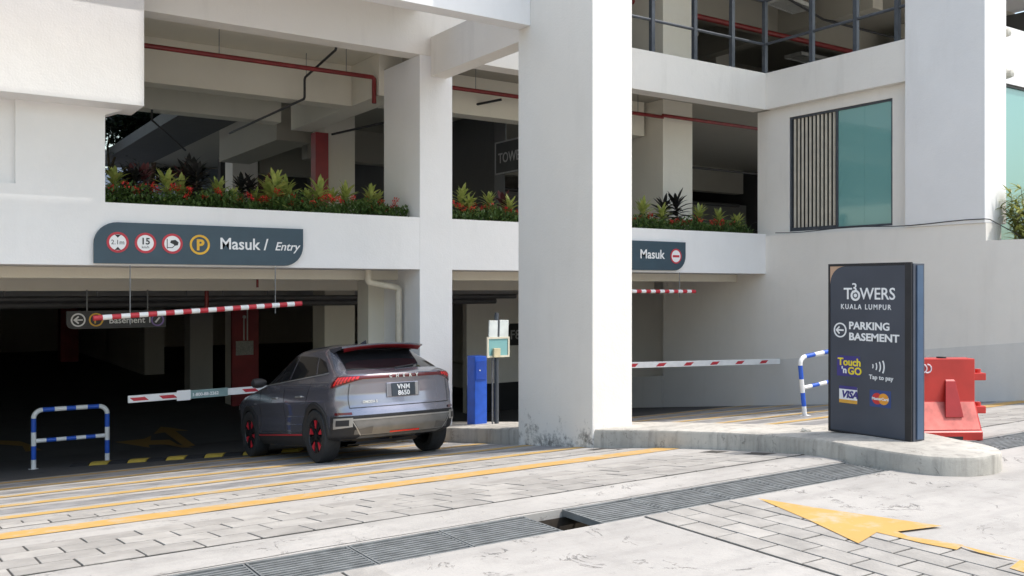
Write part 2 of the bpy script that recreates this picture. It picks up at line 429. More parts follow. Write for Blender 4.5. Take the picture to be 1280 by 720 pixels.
secs[-1] = (secs[-1][0], 3.72); xx = 4.06
while xx < 7.2: secs.append((xx, xx+.652)); xx += .655
secs += [(8.70+.655*k, 9.352+.655*k) for k in range(8)]
for (a, b) in secs:
    l = 'galvanised drain grate section in the row across the drive before the ramp'
    if abs(b-3.72) < .01: l = 'drain grate section ending at the open gap in the drain, on its left'
    elif abs(a-4.06) < .01: l = 'drain grate section just right of the open gap in the drain'
    elif a > 8: l = 'drain grate section beyond the island, beside the red barrier'
    grate_section(a, b, l)

# traffic island with its rounded nose
def isl_h(Y): return .168+.067*min(1, max(0, (Y-5.8)/3.2))
def isl(Y):
    L = [(4.30+.55*(1-math.cos(a*PI/20)), 7.92-.53*math.sin(a*PI/20)) for a in range(11)]+[(5.3, 7.38), (5.9, 7.44), (6.5, 7.56), (7.2, 7.62), (8.0, 7.56), (8.6, 7.42), (9.06, 7.335), (15.4, 7.335)]
    R_ = [(4.30+.55*(1-math.cos(a*PI/20)), 7.93+.55*math.sin(a*PI/20)) for a in range(11)]+[(5.3, 8.62), (6.2, 8.7), (9, 8.5), (15.4, 8.5)]
    def it(T):
        for (a, p), (b, q) in zip(T, T[1:]):
            if Y <= b: return p+(q-p)*(Y-a)/(b-a)
        return T[-1][1]
    return it(L), it(R_)
ys = [4.3001]+[4.30+.55*(1-math.cos(a*PI/28)) for a in range(1, 15)]+[4.95+.15*k for k in range(69)]
m = MB(); rows = []
for y in ys:
    a, b = isl(y); z = gz(y); hh = isl_h(y)
    j = random.uniform(-.006, .006); q4 = min(.04, (b-a)*.3); q1 = min(.012, (b-a)*.1)
    rows.append([(a-.01, y, z-.1), (a-.005+j, y, z+hh-.035), (a+q1+j, y, z+hh-.008), (a+q4, y, z+hh), (b-q4, y, z+hh), (b-q1, y, z+hh-.008), (b+.005, y, z+hh-.035), (b+.01, y, z-.1)])
vs = [p for r in rows for p in r]; fs = [(j*8+i, j*8+i+1, (j+1)*8+i+1, (j+1)*8+i) for j in range(len(rows)-1) for i in range(7)]
fs += [tuple(range(8)), tuple(range((len(rows)-1)*8, len(rows)*8))]
isle = empty('traffic_island', (7.9, 8, gz(8)), 'long concrete kerb island with a rounded nose between the two lanes', 'kerb')
m.add(vs, fs).build('kerb', KERB, isle, smooth=True)
def on_island(Y): return gz(Y)+isl_h(Y)

# ------------------------------------------------------------------ the building
B = empty('parking_building', (7.5, 13.5, -1), 'white multi-storey building with open planted podium and basement car park', 'building')
def bb(name, x0, x1, y0, y1, z0, z1, mat=WHITE, bevel=.006): return box(name, mat, B, x0, x1, y0, y1, z0, z1, bevel)
FYD = 13.5
LX = -9.0
COLM = plaster('column_plaster', (.76, .735, .69), .2)
def base_mould(m, lo, hi):
    # black mould patches near the foot of the column, a shape of their own
    nt = m.node_tree; b = nt.nodes['Principled BSDF']; src = b.inputs['Base Color'].links[0].from_socket
    g = nt.nodes.new('ShaderNodeNewGeometry'); sx = nt.nodes.new('ShaderNodeSeparateXYZ'); nt.links.new(g.outputs['Position'], sx.inputs[0])
    n = N(nt, 'ShaderNodeTexNoise', Scale=5.5, Detail=10., Roughness=.78); nt.links.new(g.outputs['Position'], n.inputs['Vector'])
    mr = N(nt, 'ShaderNodeMapRange'); mr.inputs['From Min'].default_value = lo; mr.inputs['From Max'].default_value = hi; mr.inputs['To Min'].default_value = .16; mr.inputs['To Max'].default_value = -.12
    nt.links.new(sx.outputs['Z'], mr.inputs['Value'])
    ad = N(nt, 'ShaderNodeMath', operation='ADD'); nt.links.new(n.outputs[0], ad.inputs[0]); nt.links.new(mr.outputs[0], ad.inputs[1])
    f = ramp(nt, ad.outputs[0], .60, (0, 0, 0), .74, (.8,)*3)
    nt.links.new(mixc(nt, f.outputs[0], src, (.09, .085, .075)), b.inputs['Base Color'])
base_mould(COLM, -.45, .2)
# lower band and end wall
bb('facade_band', LX, 15.699, FYD, 13.8, 1.93, 2.79, WHITE, 0)
bb('end_wall', 1.31, 2.39, FYD, 13.85, 2.79, 4.07, WHITE, 0)
bb('end_wall', LX, 1.31, FYD+.07, 13.85, 2.79, 4.07, WHITE, 0)
MB().prism([(LX, FYD, 2.79), (1.31, FYD, 2.79), (1.31, FYD, 2.98), (LX, FYD, 2.98)], (0, .07, 0)).build('wall_ledge', WHITE, B)
bb('upper_block', LX, 2.80, 13.05, 13.86, 4.07, 6.2)
# corner bracket under the block
MB().prism([(2.39, 13.5, 4.07), (2.62, 13.5, 4.07), (2.39, 13.5, 3.98)], (0, .35, 0)).build('corner_haunch', WHITE, B)
bb('roof_ledge', LX, 7.2, 12.735, FYD, 6.2, 6.5)
bb('fascia_beam', 2.815, WALLX+.02, FYD, 13.86, 5.49, 6.28, WHITE2)
bb('pillar', 7.23, 7.85, FYD-.003, 14.84, -1.3, 5.488, WHITE)
bb('front_column', 7.31, 7.97, 9.06, 10.72, -.8, 10.99, COLM, .012)
bb('cross_beam', 7.44, 7.74, 10.72, FYD-.004, 5.15, 5.81, WHITE2)
bb('front_beam', LX, 7.308, 10.42, 10.70, 5.25, 10.5, WHITE)  # its height above the view is added to shade the band
bb('upper_shade_wall', 6.0, 7.306, 10.42, 10.7, 10.501, 13.6, WHITE)  # added above the view to keep sun off the planter opening
bb('shade_screen', 7.31, 26, 9.06, 9.4, 11.0, 18.2, WHITE); bb('unseen_storey', 7.31, 26, 13.45, 34, 9.3, 14, WHITE); bb('unseen_storey', LX, 7.305, 15.5, 30, 9.3, 14, WHITE); bb('wing_roof', 16.4, 26, 9.42, 13.44, 9.3, 9.6, WHITE)  # screen and left storey added out of view to shade facade and podium
# wing on the right: window wall, parapet, column
bb('wing_parapet', WALLX, 16.02, 10.17, FYD-.002, 5.49, 6.28, WHITE2)
ww = MB(); WX = 15.86
ww.box(WX, 16.1, 10.17, 10.55, 2.75, 5.49).box(WX, 16.1, 13.0, 13.86, 2.75, 5.488).box(WX, 16.1, 10.55, 13.0, 5.26, 5.49).box(WX, 16.1, 10.55, 13.0, 2.75, 2.82)
ww.build('window_wall', WHITE2, B)
bb('wing_column', WALLX-.03, 16.37, 8.65, 10.168, 2.75, 10.99, WHITE, .012)
def slant_wall(name, x0, x1, y0, y1, zf, mat, top=None):
    n = max(2, int((y1-y0)/.4)); m = MB()
    for k in range(n):
        a, b = y0+(y1-y0)*k/n, y0+(y1-y0)*(k+1)/n
        if k == 0: vs = []
    ysx = [y0+(y1-y0)*k/n for k in range(n+1)]
    vs = []
    for q in ysx:
        zb = gz(q)-.3; zt = top if top else gz(q)+zf
        vs += [(x0, q, zb), (x0, q, zt), (x1, q, zt), (x1, q, zb)]
    fs = [(j*4+i, j*4+(i+1) % 4, (j+1)*4+(i+1) % 4, (j+1)*4+i) for j in range(n) for i in range(4)]+[(0, 1, 2, 3), (n*4, n*4+1, n*4+2, n*4+3)]
    return m.add(vs, fs).build(name, mat, B)
slant_wall('side_wall', WALLX, 16.2, 8.65, 16.7, 0, GREYW, 2.748)
slant_wall('side_wall', WALLX, 16.2, -3, 8.649, 0, GREYW, 2.44)
slant_wall('side_wall', 16.21, 16.5, 16.7, 30, 0, GREYW, 1.95)
slant_wall('wall_dado', WALLX-.014, WALLX+.1, -3, 16.69, .98, DADO)
slant_wall('wall_dado', WALLX-.014, 16.2, 16.702, 30, .78, DADO)
# window and folding grille in the wing
wn = MB(); FT = .045
for (a, b, c, d) in ((10.55, 13.0, 5.215, 5.26), (10.55, 13.0, 2.82, 2.865)): wn.box(WX+.03, WX+.10, a, b, c, d)
for yy in (10.55, 11.80, 12.955): wn.box(WX+.031, WX+.099, yy, yy+FT, 2.866, 5.214)
win = wn.build('window', DARKSTEEL, B)
TEAL = glass('teal_glass', (.17, .37, .35), .05)
MB().box(WX+.05, WX+.06, 10.596, 11.19, 2.866, 5.214).build('pane', TEAL, win)
MB().box(WX+.052, WX+.062, 11.194, 11.799, 2.866, 5.214).build('pane', TEAL, win)
gr = MB().box(WX+.04, WX+.09, 11.846, 12.954, 2.867, 2.90).build('grille', DARKSTEEL, B)
SL = MB().box(-.010, .010, -.023, .023, -1.172, 1.172).mesh('slat'); SL.materials.append(plain('beige_slat', (.46, .42, .34), .5))
for k in range(11): instance('slat', SL, gr, (WX+.07, 11.915+.098*k, 4.04), (0, 0, .5))
MB().box(WX+.17, WX+.2, 11.84, 12.96, 2.83, 5.25).build('grille_backing', BLACK, gr)
# right-hand return beyond the wing column
rw = MB(); rw.box(16.371, 22, 9.0, 9.2, 5.4, 6.45).box(16.371, 16.45, 9.001, 9.199, 2.2, 5.4)
rw.build('front_wall', WHITE, B)
rwin = MB().box(16.45, 22, 9.03, 9.1, 5.35, 5.40).box(16.45, 22, 9.03, 9.1, 2.44, 2.5).box(16.45, 16.49, 9.031, 9.099, 2.5, 5.35).box(16.80, 16.84, 9.031, 9.099, 2.5, 5.35).build('window', BLACK, B)
MB().box(16.49, 16.80, 9.06, 9.07, 2.5, 5.35).build('pane', TEAL, rwin); MB().box(16.84, 22, 9.06, 9.07, 2.5, 5.35).build('pane', TEAL, rwin)
bb('planter_soil', 16.2, 22, 4, 8.99, 2.2, 2.40, plain('planter_earth', (.06, .045, .03), .95))
# slabs, beams and columns inside
bb('podium_slab', LX, 26, 13.81, 30, 2.05, 2.3, GREYW, 0)
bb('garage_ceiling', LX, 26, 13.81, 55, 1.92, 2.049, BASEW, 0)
bb('planter_trough', 2.39, 15.69, 13.801, 14.9, 2.3, 2.76, BED, 0)
bb('podium_ceiling', LX, 7.14, 13.87, 22.3, 5.79, 6.09, CREAM, 0); bb('podium_ceiling', LX, 3.2, 22.301, 34, 5.79, 6.09, CREAM, 0); bb('podium_ceiling', 5.7, 7.139, 22.301, 34, 5.79, 6.09, DARKW, 0); bb('podium_ceiling', 7.14, 26, 13.87, 34, 5.79, 6.09, DIM, 0)  # far left pieces added to dim the podium; dark one carries painted shade
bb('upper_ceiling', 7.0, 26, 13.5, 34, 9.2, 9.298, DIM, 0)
bb('garage_beam', LX, WALLX-.02, 14.3, 14.7, 1.76, 1.919, CREAM)
bb('garage_beam', LX, WALLX-.02, 17.0, 17.5, 1.57, 1.919, CREAM)
for yy in (21, 25.5, 30, 36, 43): bb('garage_beam', LX, 26, yy, yy+.5, 1.45, 1.918, BASEW)
bb('pillar_nib', 6.93, 7.6, 14.842, 15.3, -1.4, 1.759, CREAM)
bb('podium_beam', LX, 7.13, 16.0, 16.4, 5.03, 5.789, CREAM)
bb('podium_beam', 7.62, 14.0, 15.5, 15.9, 5.03, 5.789, CREAM)
bb('podium_beam', LX, 6.56, 18.2, 18.6, 5.0, 5.789, CREAM)
bb('podium_beam', 7.135, 7.6, 14.842, 19.2, 5.035, 5.788, CREAM)
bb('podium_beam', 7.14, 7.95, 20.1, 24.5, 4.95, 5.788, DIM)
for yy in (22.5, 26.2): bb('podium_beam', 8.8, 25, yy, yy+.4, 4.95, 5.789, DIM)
for (yy, z1) in ((19.3, 5.787), (26., 5.787), (30.5, 1.917), (37., 1.917), (44., 1.917)):
    mt = {26.: GREYW, 19.3: CREAM}.get(yy, BASEW)
    bb('column', 7.95, 8.68, yy, yy+.7, -1.8, z1, mt, .012)
bb('column', 14.1, 15.0, 15.0, 16.3, 2.3, 9.19, CREAM, .012)
bb('column', 21.0, 21.8, 20, 20.8, 6.09, 9.19, CREAM, .012); bb('column', 24.0, 24.8, 15, 15.8, 6.09, 9.19, CREAM, .012)
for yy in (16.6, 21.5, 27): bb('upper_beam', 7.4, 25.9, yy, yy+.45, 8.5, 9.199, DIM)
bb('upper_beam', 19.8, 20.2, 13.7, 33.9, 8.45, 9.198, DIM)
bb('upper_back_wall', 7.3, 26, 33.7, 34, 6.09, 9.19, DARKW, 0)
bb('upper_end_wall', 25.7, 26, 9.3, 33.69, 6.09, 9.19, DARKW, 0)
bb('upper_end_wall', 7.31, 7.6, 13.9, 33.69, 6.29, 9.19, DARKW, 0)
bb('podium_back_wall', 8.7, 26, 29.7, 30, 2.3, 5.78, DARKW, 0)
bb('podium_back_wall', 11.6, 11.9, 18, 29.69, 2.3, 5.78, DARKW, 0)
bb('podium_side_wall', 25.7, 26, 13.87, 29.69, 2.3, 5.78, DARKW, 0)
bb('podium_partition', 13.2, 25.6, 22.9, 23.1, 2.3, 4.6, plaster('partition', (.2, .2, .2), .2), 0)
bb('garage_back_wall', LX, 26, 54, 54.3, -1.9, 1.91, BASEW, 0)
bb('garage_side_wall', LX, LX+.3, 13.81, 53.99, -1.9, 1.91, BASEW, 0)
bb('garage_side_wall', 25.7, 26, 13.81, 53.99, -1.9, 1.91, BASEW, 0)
bb('garage_partition', 12.6, 16.2, 20.9, 21.1, -1.9, 1.44, GREYW, 0)
bb('partition_skirting', 12.6, 16.19, 20.87, 20.899, -1.75, -.95, BLACK, 0)
bb('garage_partition', 7.95, 8.2, 37.71, 53.99, -1.9, 1.91, BASEW, 0)
# red fire-hose columns
rc = bb('fire_column', 7.90, 8.66, 25.86, 25.999, -1.72, 1.44, REDCOL, .01)
FR = Frame((7.9, 25.86, 0), (1, 0, 0), (0, 0, 1))
FR.rect('notice', .10, .60, -.28, .12, .002, .012, plain('notice_card', (.42, .42, .40), .6, 0, .25, 30.), rc)
MB().tube([FR.p(.42, .14, .03), FR.p(.42, 1.3, .03)], .02, 8).build('hanger_wire', WPAINT, rc)
MB().tube([FR.p(.32, .14, .03), FR.p(.32, .74, .03)], .02, 8).build('hanger_wire', WPAINT, rc)
FR.disc('hook', .33, .8, .05, .01, .04, WPAINT, rc, 12)
bb('fire_cabinet', 7.62, 7.92, 19.0, 19.28, 2.3, 5.02, REDCOL, .01)
bb('fire_cabinet', 6.2, 6.95, 45.5, 46.2, -1.72, 1.44, REDCOL, .01)
# upper railing
rl = empty('railing', (12, 13.6, 6.28)); rl.parent = B; rl.location = Vector((12, 13.6, 6.28))-wl(B)
def pxY(px, Y):
    d = ray(px, 360); return d.x*Y/d.y
def pxX(px, X):
    d = ray(px, 360); return d.y*X/d.x
posts = [(pxY(p, 13.64), 13.64) for p in (815, 868, 915)]+[(WALLX+.14, 13.64)]+[(WALLX+.14, pxX(p, WALLX+.14)) for p in (1015, 1070, 1122)]
for (x, y) in posts: MB().box(x-.045, x+.045, y-.045, y+.045, 6.285, 9.19).build('post', DARKSTEEL, rl, .006)
for zz in (6.95, 7.9): MB().tube([(7.65, 13.64, zz), (WALLX+.09, 13.64, zz)], .032, 8).build('rail', DARKSTEEL, rl); MB().tube([(WALLX+.14, 13.59, zz), (WALLX+.14, 10.2, zz)], .032, 8).build('rail', DARKSTEEL, rl)
# pipes
def pipe(pts, r, mat, name='sprinkler_pipe', seg=10):
    q = []
    for i, p in enumerate(pts):
        p = Vector(p)
        if 0 < i < len(pts)-1:
            a = (Vector(pts[i-1])-p); b = (Vector(pts[i+1])-p); k = min(.1, a.length*.4, b.length*.4)
            for t in (1, .4): q.append(p+a.normalized()*k*t*.8)
            for t in (.4, 1): q.append(p+b.normalized()*k*t*.8)
        else: q.append(p)
    return MB().tube(q, r, seg).build(name, mat, B, smooth=True)
pipe([(1, 14.93, 5.36), (7.08, 14.93, 5.36), (7.08, 14.93, 4.9)], .04, REDPIPE)
pipe([(7.66, 14.95, 5.38), (14.05, 14.95, 5.38)], .04, REDPIPE); pipe([(13.9, 14.8, 5.38), (25, 14.8, 5.38)], .04, REDPIPE)
pipe([(2.95, 14.4, 5.79), (2.95, 14.4, 5.45), (2.6, 14.5, 5.3)], .035, REDPIPE)
for xx in (4.35, 6.55, 9.2, 11.5, 13.3): pipe([(xx, 14.93, 5.40), (xx, 14.93, 5.79)], .007, STEEL, 'pipe_hanger', 6)
pipe([(6.05, 14.2, 5.78), (6.05, 14.2, 5.55), (6.05, 15.6, 5.35), (6.05, 15.6, 4.98), (6.05, 16.6, 4.98), (6.05, 20, 4.98)], .022, BLACK)
pipe([(6.08, 15.6, 5.4), (6.08, 15.6, 5.79)], .006, STEEL, 'pipe_hanger', 6)
pipe([(9.9, 15.1, 5.32), (8.3, 17.2, 5.0), (8.0, 19.0, 5.0)], .025, BLACK)
pipe([(12.2, 14.9, 5.36), (12.2, 14.9, 5.0), (14.6, 18, 4.9)], .022, BLACK)
pipe([(13.0, 17.2, 4.75), (24, 17.2, 4.75)], .03, BLACK); pipe([(13.0, 20, 4.2), (22, 20, 4.2)], .06, BLACK)
pipe([(4.0, 18.0, 4.95), (4.0, 18.0, 4.75), (5.5, 21.5, 4.75)], .02, BLACK)
pipe([(8, 16, 8.2), (17, 16, 8.2), (25, 16, 8.2)], .07, REDPIPE)
pipe([(13.2, 15.4, 8.95), (15.4, 15.8, 8.7), (16.2, 18.5, 8.3), (16.2, 26, 8.3)], .16, REDPIPE, seg=14)
pipe([(17.2, 14.5, 9.19), (17.2, 14.5, 8.6), (19.5, 14.9, 8.4), (25, 14.9, 8.4)], .03, BLACK)
for (yy, zz, r) in ((18.3, 1.42, .05), (19.2, 1.30, .07), (20.2, 1.36, .04), (23, 1.28, .06)): pipe([(LX+.4, yy, zz), (12.4, yy, zz)], r, plain('grey_pipe', (.10, .10, .105), .5), 'ceiling_pipe')
for xx in (1.6, 3.1, 4.7, 5.4, 6.3): pipe([(xx, 18.3, 1.46), (xx, 18.3, 1.91)], .012, STEEL, 'pipe_hanger', 6)
pipe([(4.95, 17.8, 1.9), (4.95, 17.8, 1.15)], .04, REDPIPE)
pipe([(5.0, 15.0, 1.9), (5.0, 15.0, 1.63)], .02, REDPIPE); pipe([(8.95, 15.5, 1.9), (8.95, 15.5, 1.50), (8.7, 15.5, 1.50)], .025, REDPIPE)
pipe([(6.55, 14.05, 1.93), (6.55, 14.05, 1.72), (7.12, 14.05, 1.62), (7.12, 14.05, -1.0)], .055, plain('beige_drain_pipe', (.62, .57, .47), .5), 'drain_pipe', 14)
pipe([(.85, 14.0, 1.93), (.85, 14.0, 1.6), (.4, 14.0, 1.5)], .06, plain('beige_drain_pipe', (.62, .57, .47), .5), 'drain_pipe', 14)
# cable slung along the wing column
cb = [(WALLX-.04, 13.2-.35*k, 2.80-.02*math.sin(k*.9)) for k in range(14)]+[(WALLX-.05, 8.55, 2.8), (16.0, 8.2, 2.5)]
MB().tube(cb, .008, 6).build('cable', BLACK, B)
# fittings on the front wall of the return
for (x, z) in ((16.6, 5.55), (16.85, 5.52), (16.45, 6.3), (16.75, 6.25)):
    mbx = MB(); mbx.lathe([(.0, 0), (.07, 0), (.09, -.08), (.07, -.2), (0, -.22)], 12, 'y', (x, 8.99, z)); mbx.build('flood_light', plain('lamp_grey', (.5, .48, .42), .5), B)
# ceiling lights on the upper floor (unlit louvre fittings)
LOUV = plain('louvre_white', (.55, .55, .52), .4)
def fitting(x, y, z, rz, label):
    e = empty('ceiling_light', (x, y, z), label, 'ceiling light', 'louvred ceiling lights on the open upper floor', rz)
    MB().box(-.62, .62, -.31, -.28, -.10, 0).box(-.62, .62, .28, .31, -.10, 0).box(-.62, -.59, -.28, .28, -.10, 0).box(.59, .62, -.28, .28, -.10, 0).box(-.59, .59, -.28, .28, -.02, 0).build('housing', LOUV, e, local=True)
    m = MB()
    for k in range(12): m.box(-.55+.1*k-.006, -.55+.1*k+.006, -.279, .279, -.095, -.04)
    m.build('louvre', LOUV, e, local=True)
    for s in (-.18, 0, .18): MB().tube([(-.57, s, -.03), (.57, s, -.03)], .013, 8).build('tube', WPAINT, e, local=True)
    MB().tube([(0, 0, 0), (0, 0, 9.2-z)], .012, 6).build('hanger', STEEL, e, local=True)
fitting(17.2, 17.9, 8.45, 0, 'unlit louvred ceiling light beside the thick red bend of pipe')
fitting(18.6, 15.2, 8.75, .15, 'unlit louvred ceiling light hung highest, above the railing corner')
fitting(22.5, 17.8, 8.5, 0, 'unlit louvred ceiling light deep inside the open upper floor')
fitting(21.4, 24, 8.4, 0, 'unlit louvred ceiling light deep inside the open upper floor')

# ------------------------------------------------------------------ beyond the open podium: terrace, another white block, a tree
terr = MB().box(-40, 40, 30.01, 110, 2.0, 2.25).build('terrace', CONC); tag(terr, 'raised paved terrace behind the podium', 'terrace', kind='structure')
nb = empty('white_block', (9, 40, 2.25), 'white building with deep dark openings behind the podium tree', 'building')
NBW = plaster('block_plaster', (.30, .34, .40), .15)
mm = MB()
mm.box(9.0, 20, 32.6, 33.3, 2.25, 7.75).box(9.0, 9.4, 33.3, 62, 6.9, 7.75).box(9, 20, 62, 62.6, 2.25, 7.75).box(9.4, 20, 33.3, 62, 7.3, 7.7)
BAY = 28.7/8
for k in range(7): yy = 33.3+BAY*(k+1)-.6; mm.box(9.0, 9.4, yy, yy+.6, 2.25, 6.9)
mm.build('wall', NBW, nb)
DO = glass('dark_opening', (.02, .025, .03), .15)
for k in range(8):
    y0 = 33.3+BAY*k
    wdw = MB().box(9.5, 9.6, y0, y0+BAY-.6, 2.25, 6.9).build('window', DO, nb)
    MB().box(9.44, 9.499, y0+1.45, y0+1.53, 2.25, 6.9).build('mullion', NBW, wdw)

# ------------------------------------------------------------------ signs
GOLD = plain('gold_paint', (.75, .42, .03), .4); LW = plain('letter_white', (.80, .80, .80), .5, 0, .03)
SR = plain('symbol_red', (.48, .03, .05), .45)
def wall_sign(x0, x1, z0, z1, r, label):
    e = empty('entrance_sign', (x0, FYD-.06, z0), label, 'sign', 'navy signs on the facade band')
    F = Frame((x0, FYD-.06, z0), (1, 0, 0), (0, 0, 1)); L, H = x1-x0, z1-z0
    tl = [(r-r*math.cos(a*PI/16), H-r+r*math.sin(a*PI/16)) for a in range(9)]
    br = [(L-r+r*math.cos(a*PI/16), r-r*math.sin(a*PI/16)) for a in range(9)]
    F.plate('panel', [(0, 0)]+tl+[(L, H)]+br, -.055, .0, NAVY, e, .003)
    return e, F, L, H
e, F, L, H = wall_sign(2.24, 5.19, 1.955, 2.52, .30, 'long navy entrance sign with speed, height and parking symbols, Masuk / Entry')
for cu in (.30, .66, 1.02):
    F.ring('red_ring', cu, .29, .11, .142, .001, .006, SR, e); F.disc('symbol_face', cu, .29, .112, .001, .004, LW, e)
F.text('lettering', '2.1m', .30, .262, .088, .0045, BLACK, e, .002, 'CENTER')
F.plate('height_mark', [(.26, .395), (.34, .395), (.30, .352)], .0045, .006, BLACK, e); F.plate('height_mark', [(.26, .185), (.34, .185), (.30, .228)], .0045, .006, BLACK, e)
F.text('lettering', '15', .66, .272, .125, .0045, BLACK, e, .002, 'CENTER', .003); F.text('lettering', 'km/h', .66, .216, .05, .0045, BLACK, e, .002, 'CENTER')
F.plate('camera_symbol', [(.99, .30), (1.0, .335), (1.06, .345), (1.105, .31), (1.095, .27), (1.055, .262), (1.03, .285)], .0045, .006, BLACK, e)
F.plate('camera_symbol', [(.945, .22), (.955, .22), (.955, .355), (.945, .355)], .0045, .006, BLACK, e); F.plate('camera_symbol', [(.955, .228), (1.02, .228), (1.055, .262), (1.048, .268), (1.015, .238), (.955, .238)], .0045, .006, BLACK, e)
F.ring('gold_ring', 1.40, .285, .112, .142, .001, .006, GOLD, e); F.text('lettering', 'P', 1.405, .212, .21, .001, GOLD, e, .004, 'CENTER', .008)
F.text('lettering', 'Masuk /', 1.68, .232, .235, .001, LW, e, .004, 'LEFT', .0035, sx=.98); F.text('lettering', 'Entry', 2.50, .232, .175, .001, LW, e, .004, 'LEFT', .002, .28)
e, F, L, H = wall_sign(10.3, 13.25, 1.97, 2.54, .30, 'navy facade sign reading Masuk beside a no-entry symbol, over the far lane')
F.text('lettering', 'Masuk', 1.72, .23, .25, .001, LW, e, .004, 'LEFT', .0035)
F.ring('red_ring', 2.68, .285, .12, .15, .001, .006, SR, e); F.disc('symbol_face', 2.68, .285, .122, .001, .004, LW, e); F.rect('no_entry_bar', 2.59, 2.77, .262, .308, .0045, .006, SR, e)
# hanging basement sign
e = empty('hanging_sign', (2.4, 17, .9), 'dark hanging sign with arrow, parking symbol and Basement 1, behind the height bar', 'sign')
F = Frame((2.4, 16.95, .93), (1, 0, 0), (0, 0, 1)); GREYS = plain('dark_grey_sign', (.045, .045, .048), .5)
r = .1
F.plate('panel', [(0, .3), (0, r)]+[(r-r*math.cos(a*PI/12), r-r*math.sin(a*PI/12)) for a in range(1, 6)]+[(r, 0), (1.6, 0), (1.6, .3)], -.06, 0, GREYS, e)
F.ring('white_ring', .18, .15, .09, .115, .001, .005, LW, e); F.ring('gold_ring', .46, .15, .09, .115, .001, .005, GOLD, e)
F.rect('arrow', .13, .25, .138, .162, .001, .005, LW, e); F.plate('arrow', [(.10, .15), (.18, .22), (.195, .20), (.145, .15), (.195, .10), (.18, .08)], .0055, .007, LW, e)
F.text('lettering', 'P', .465, .092, .16, .001, GOLD, e, .004, 'CENTER', .005); F.text('lettering', 'Basement 1', .66, .085, .15, .001, LW, e, .004, 'LEFT', .002)
F.ring('violet_ring', 1.46, .13, .085, .11, .001, .005, plain('violet', (.25, .16, .45), .5), e); F.plate('slash', [(1.41, .09), (1.44, .08), (1.51, .17), (1.48, .18)], .001, .005, LW, e)
for u in (.32, 1.3): MB().tube([F.p(u, .3, -.03), F.p(u, .66, -.03)], .012, 6).build('hanger', STEEL, e)
# tower sign inside the podium
e = empty('tower_sign', (10.8, 16, 4.1), 'dark framed hanging sign reading TOWER behind the podium planter', 'sign')
F = Frame((10.8, 16.72, 4.06), (0, -1, 0), (0, 0, 1))
F.rect('panel', 0, 1.5, 0, .70, -.05, 0, plain('charcoal_sign', (.035, .038, .042), .5), e)
FRM = plain('sign_frame', (.28, .28, .29), .5)
for q in ((0, 1.5, 0, .03), (0, 1.5, .67, .70), (0, .03, .031, .669), (1.47, 1.5, .031, .669)): F.rect('frame', *q, .001, .012, FRM, e)
F.text('lettering', 'TOWERS', .12, .24, .30, .001, plain('sign_grey', (.36, .36, .37), .5), e, .004, 'LEFT', .003, sx=.92)
MB().tube([F.p(.38, .7, -.02), F.p(.38, 1.72, -.02)], .015, 6).build('hanger', STEEL, e)
# F8 bay sign
e = empty('bay_sign', (14.2, 20.86, .2), 'black rounded F8 bay marker on the grey garage partition', 'sign')
F = Frame((13.9, 20.895, .05), (1, 0, 0), (0, 0, 1))
F.plate('plate', [(.08, 0), (.72, 0), (.8, .08), (.8, .52), (.72, .6), (.08, .6), (0, .52), (0, .08)], .001, .02, BLACK, e); F.text('lettering', 'F8', .06, .17, .36, .021, plain('sign_grey', (.36, .36, .37), .5), e, .003, 'LEFT', .004)
# parking totem on the island
e = empty('parking_totem', (8.08, 5.55, .17), 'tall slate parking totem with payment logos standing on the island', 'sign')
TY0, TY1, TZ0, TZ1, KT = 5.08, 6.03, on_island(5.1)-.012, 1.865, 1.0495
F = Frame((7.97, TY1, TZ0), (0, -1, 0), (0, 0, 1), KT); TW, TH = (TY1-TY0)/KT, (TZ1-TZ0)/KT
MB().box(7.985, 8.165, TY0+.012, TY1-.012, TZ0+.005, TZ1-.012).build('body', TOTEM, e, .004)
MB().box(8.03, 8.125, TY0-.001, TY0+.011, TZ0+.03, TZ1-.03).build('side_strip', TOTEMSIDE, e)
EDGE = plain('totem_edge', (.03, .03, .034), .4, .3)
F.rect('face', .022, TW-.085, .02, TH-.025, -.014, .002, TOTEM, e)
for q in ((0, .02, 0, TH), (TW-.083, TW-.02, 0, TH), (.0205, TW-.0835, TH-.022, TH), (.0205, TW-.0835, 0, .018)): F.rect('edge', *q, -.016, .006, EDGE, e)
c0 = [(.022+.0, TH-.024), (.022, TH-.18)]+[(.022+.165*math.sin(a*PI/20)**1.0, TH-.024-.155*math.cos(a*PI/20)) for a in range(1, 10)]+[(.187, TH-.024)]
c0 = [(.022, TH-.024), (.022, TH-.19)]+[(.022+.165-.165*math.cos(a*PI/20), TH-.19+.165*math.sin(a*PI/20)) for a in range(1, 11)]
F.plate('corner', c0, .0025, .004, plain('copper_corner', (.52, .34, .23), .5), e)
T0 = .0025
F.text('lettering', 'T', .175, 1.29, .155, T0, LW, e, .003, 'LEFT', .0018); F.ring('letter_ring', .305, 1.325, .032, .052, T0, T0+.003, LW, e)
F.disc('letter_dot', .305, 1.325, .018, T0, T0+.003, LW, e, 16); F.text('lettering', '3', .262, 1.352, .13, T0, LW, e, .0035, 'LEFT', .001)
F.text('lettering', 'WERS', .355, 1.29, .155, T0, LW, e, .003, 'LEFT', .0018, sx=.92)
F.text('lettering', 'KUALA LUMPUR', .142, 1.195, .068, T0, LW, e, .003, 'LEFT', .001, space=1.32, sx=.88)
F.ring('arrow_ring', .135, .99, .058, .072, T0, T0+.003, LW, e); F.rect('arrow', .105, .175, .982, .998, T0, T0+.003, LW, e)
F.plate('arrow', [(.085, .99), (.125, 1.03), (.135, 1.018), (.108, .99), (.135, .962), (.125, .95)], T0+.0035, T0+.005, LW, e)
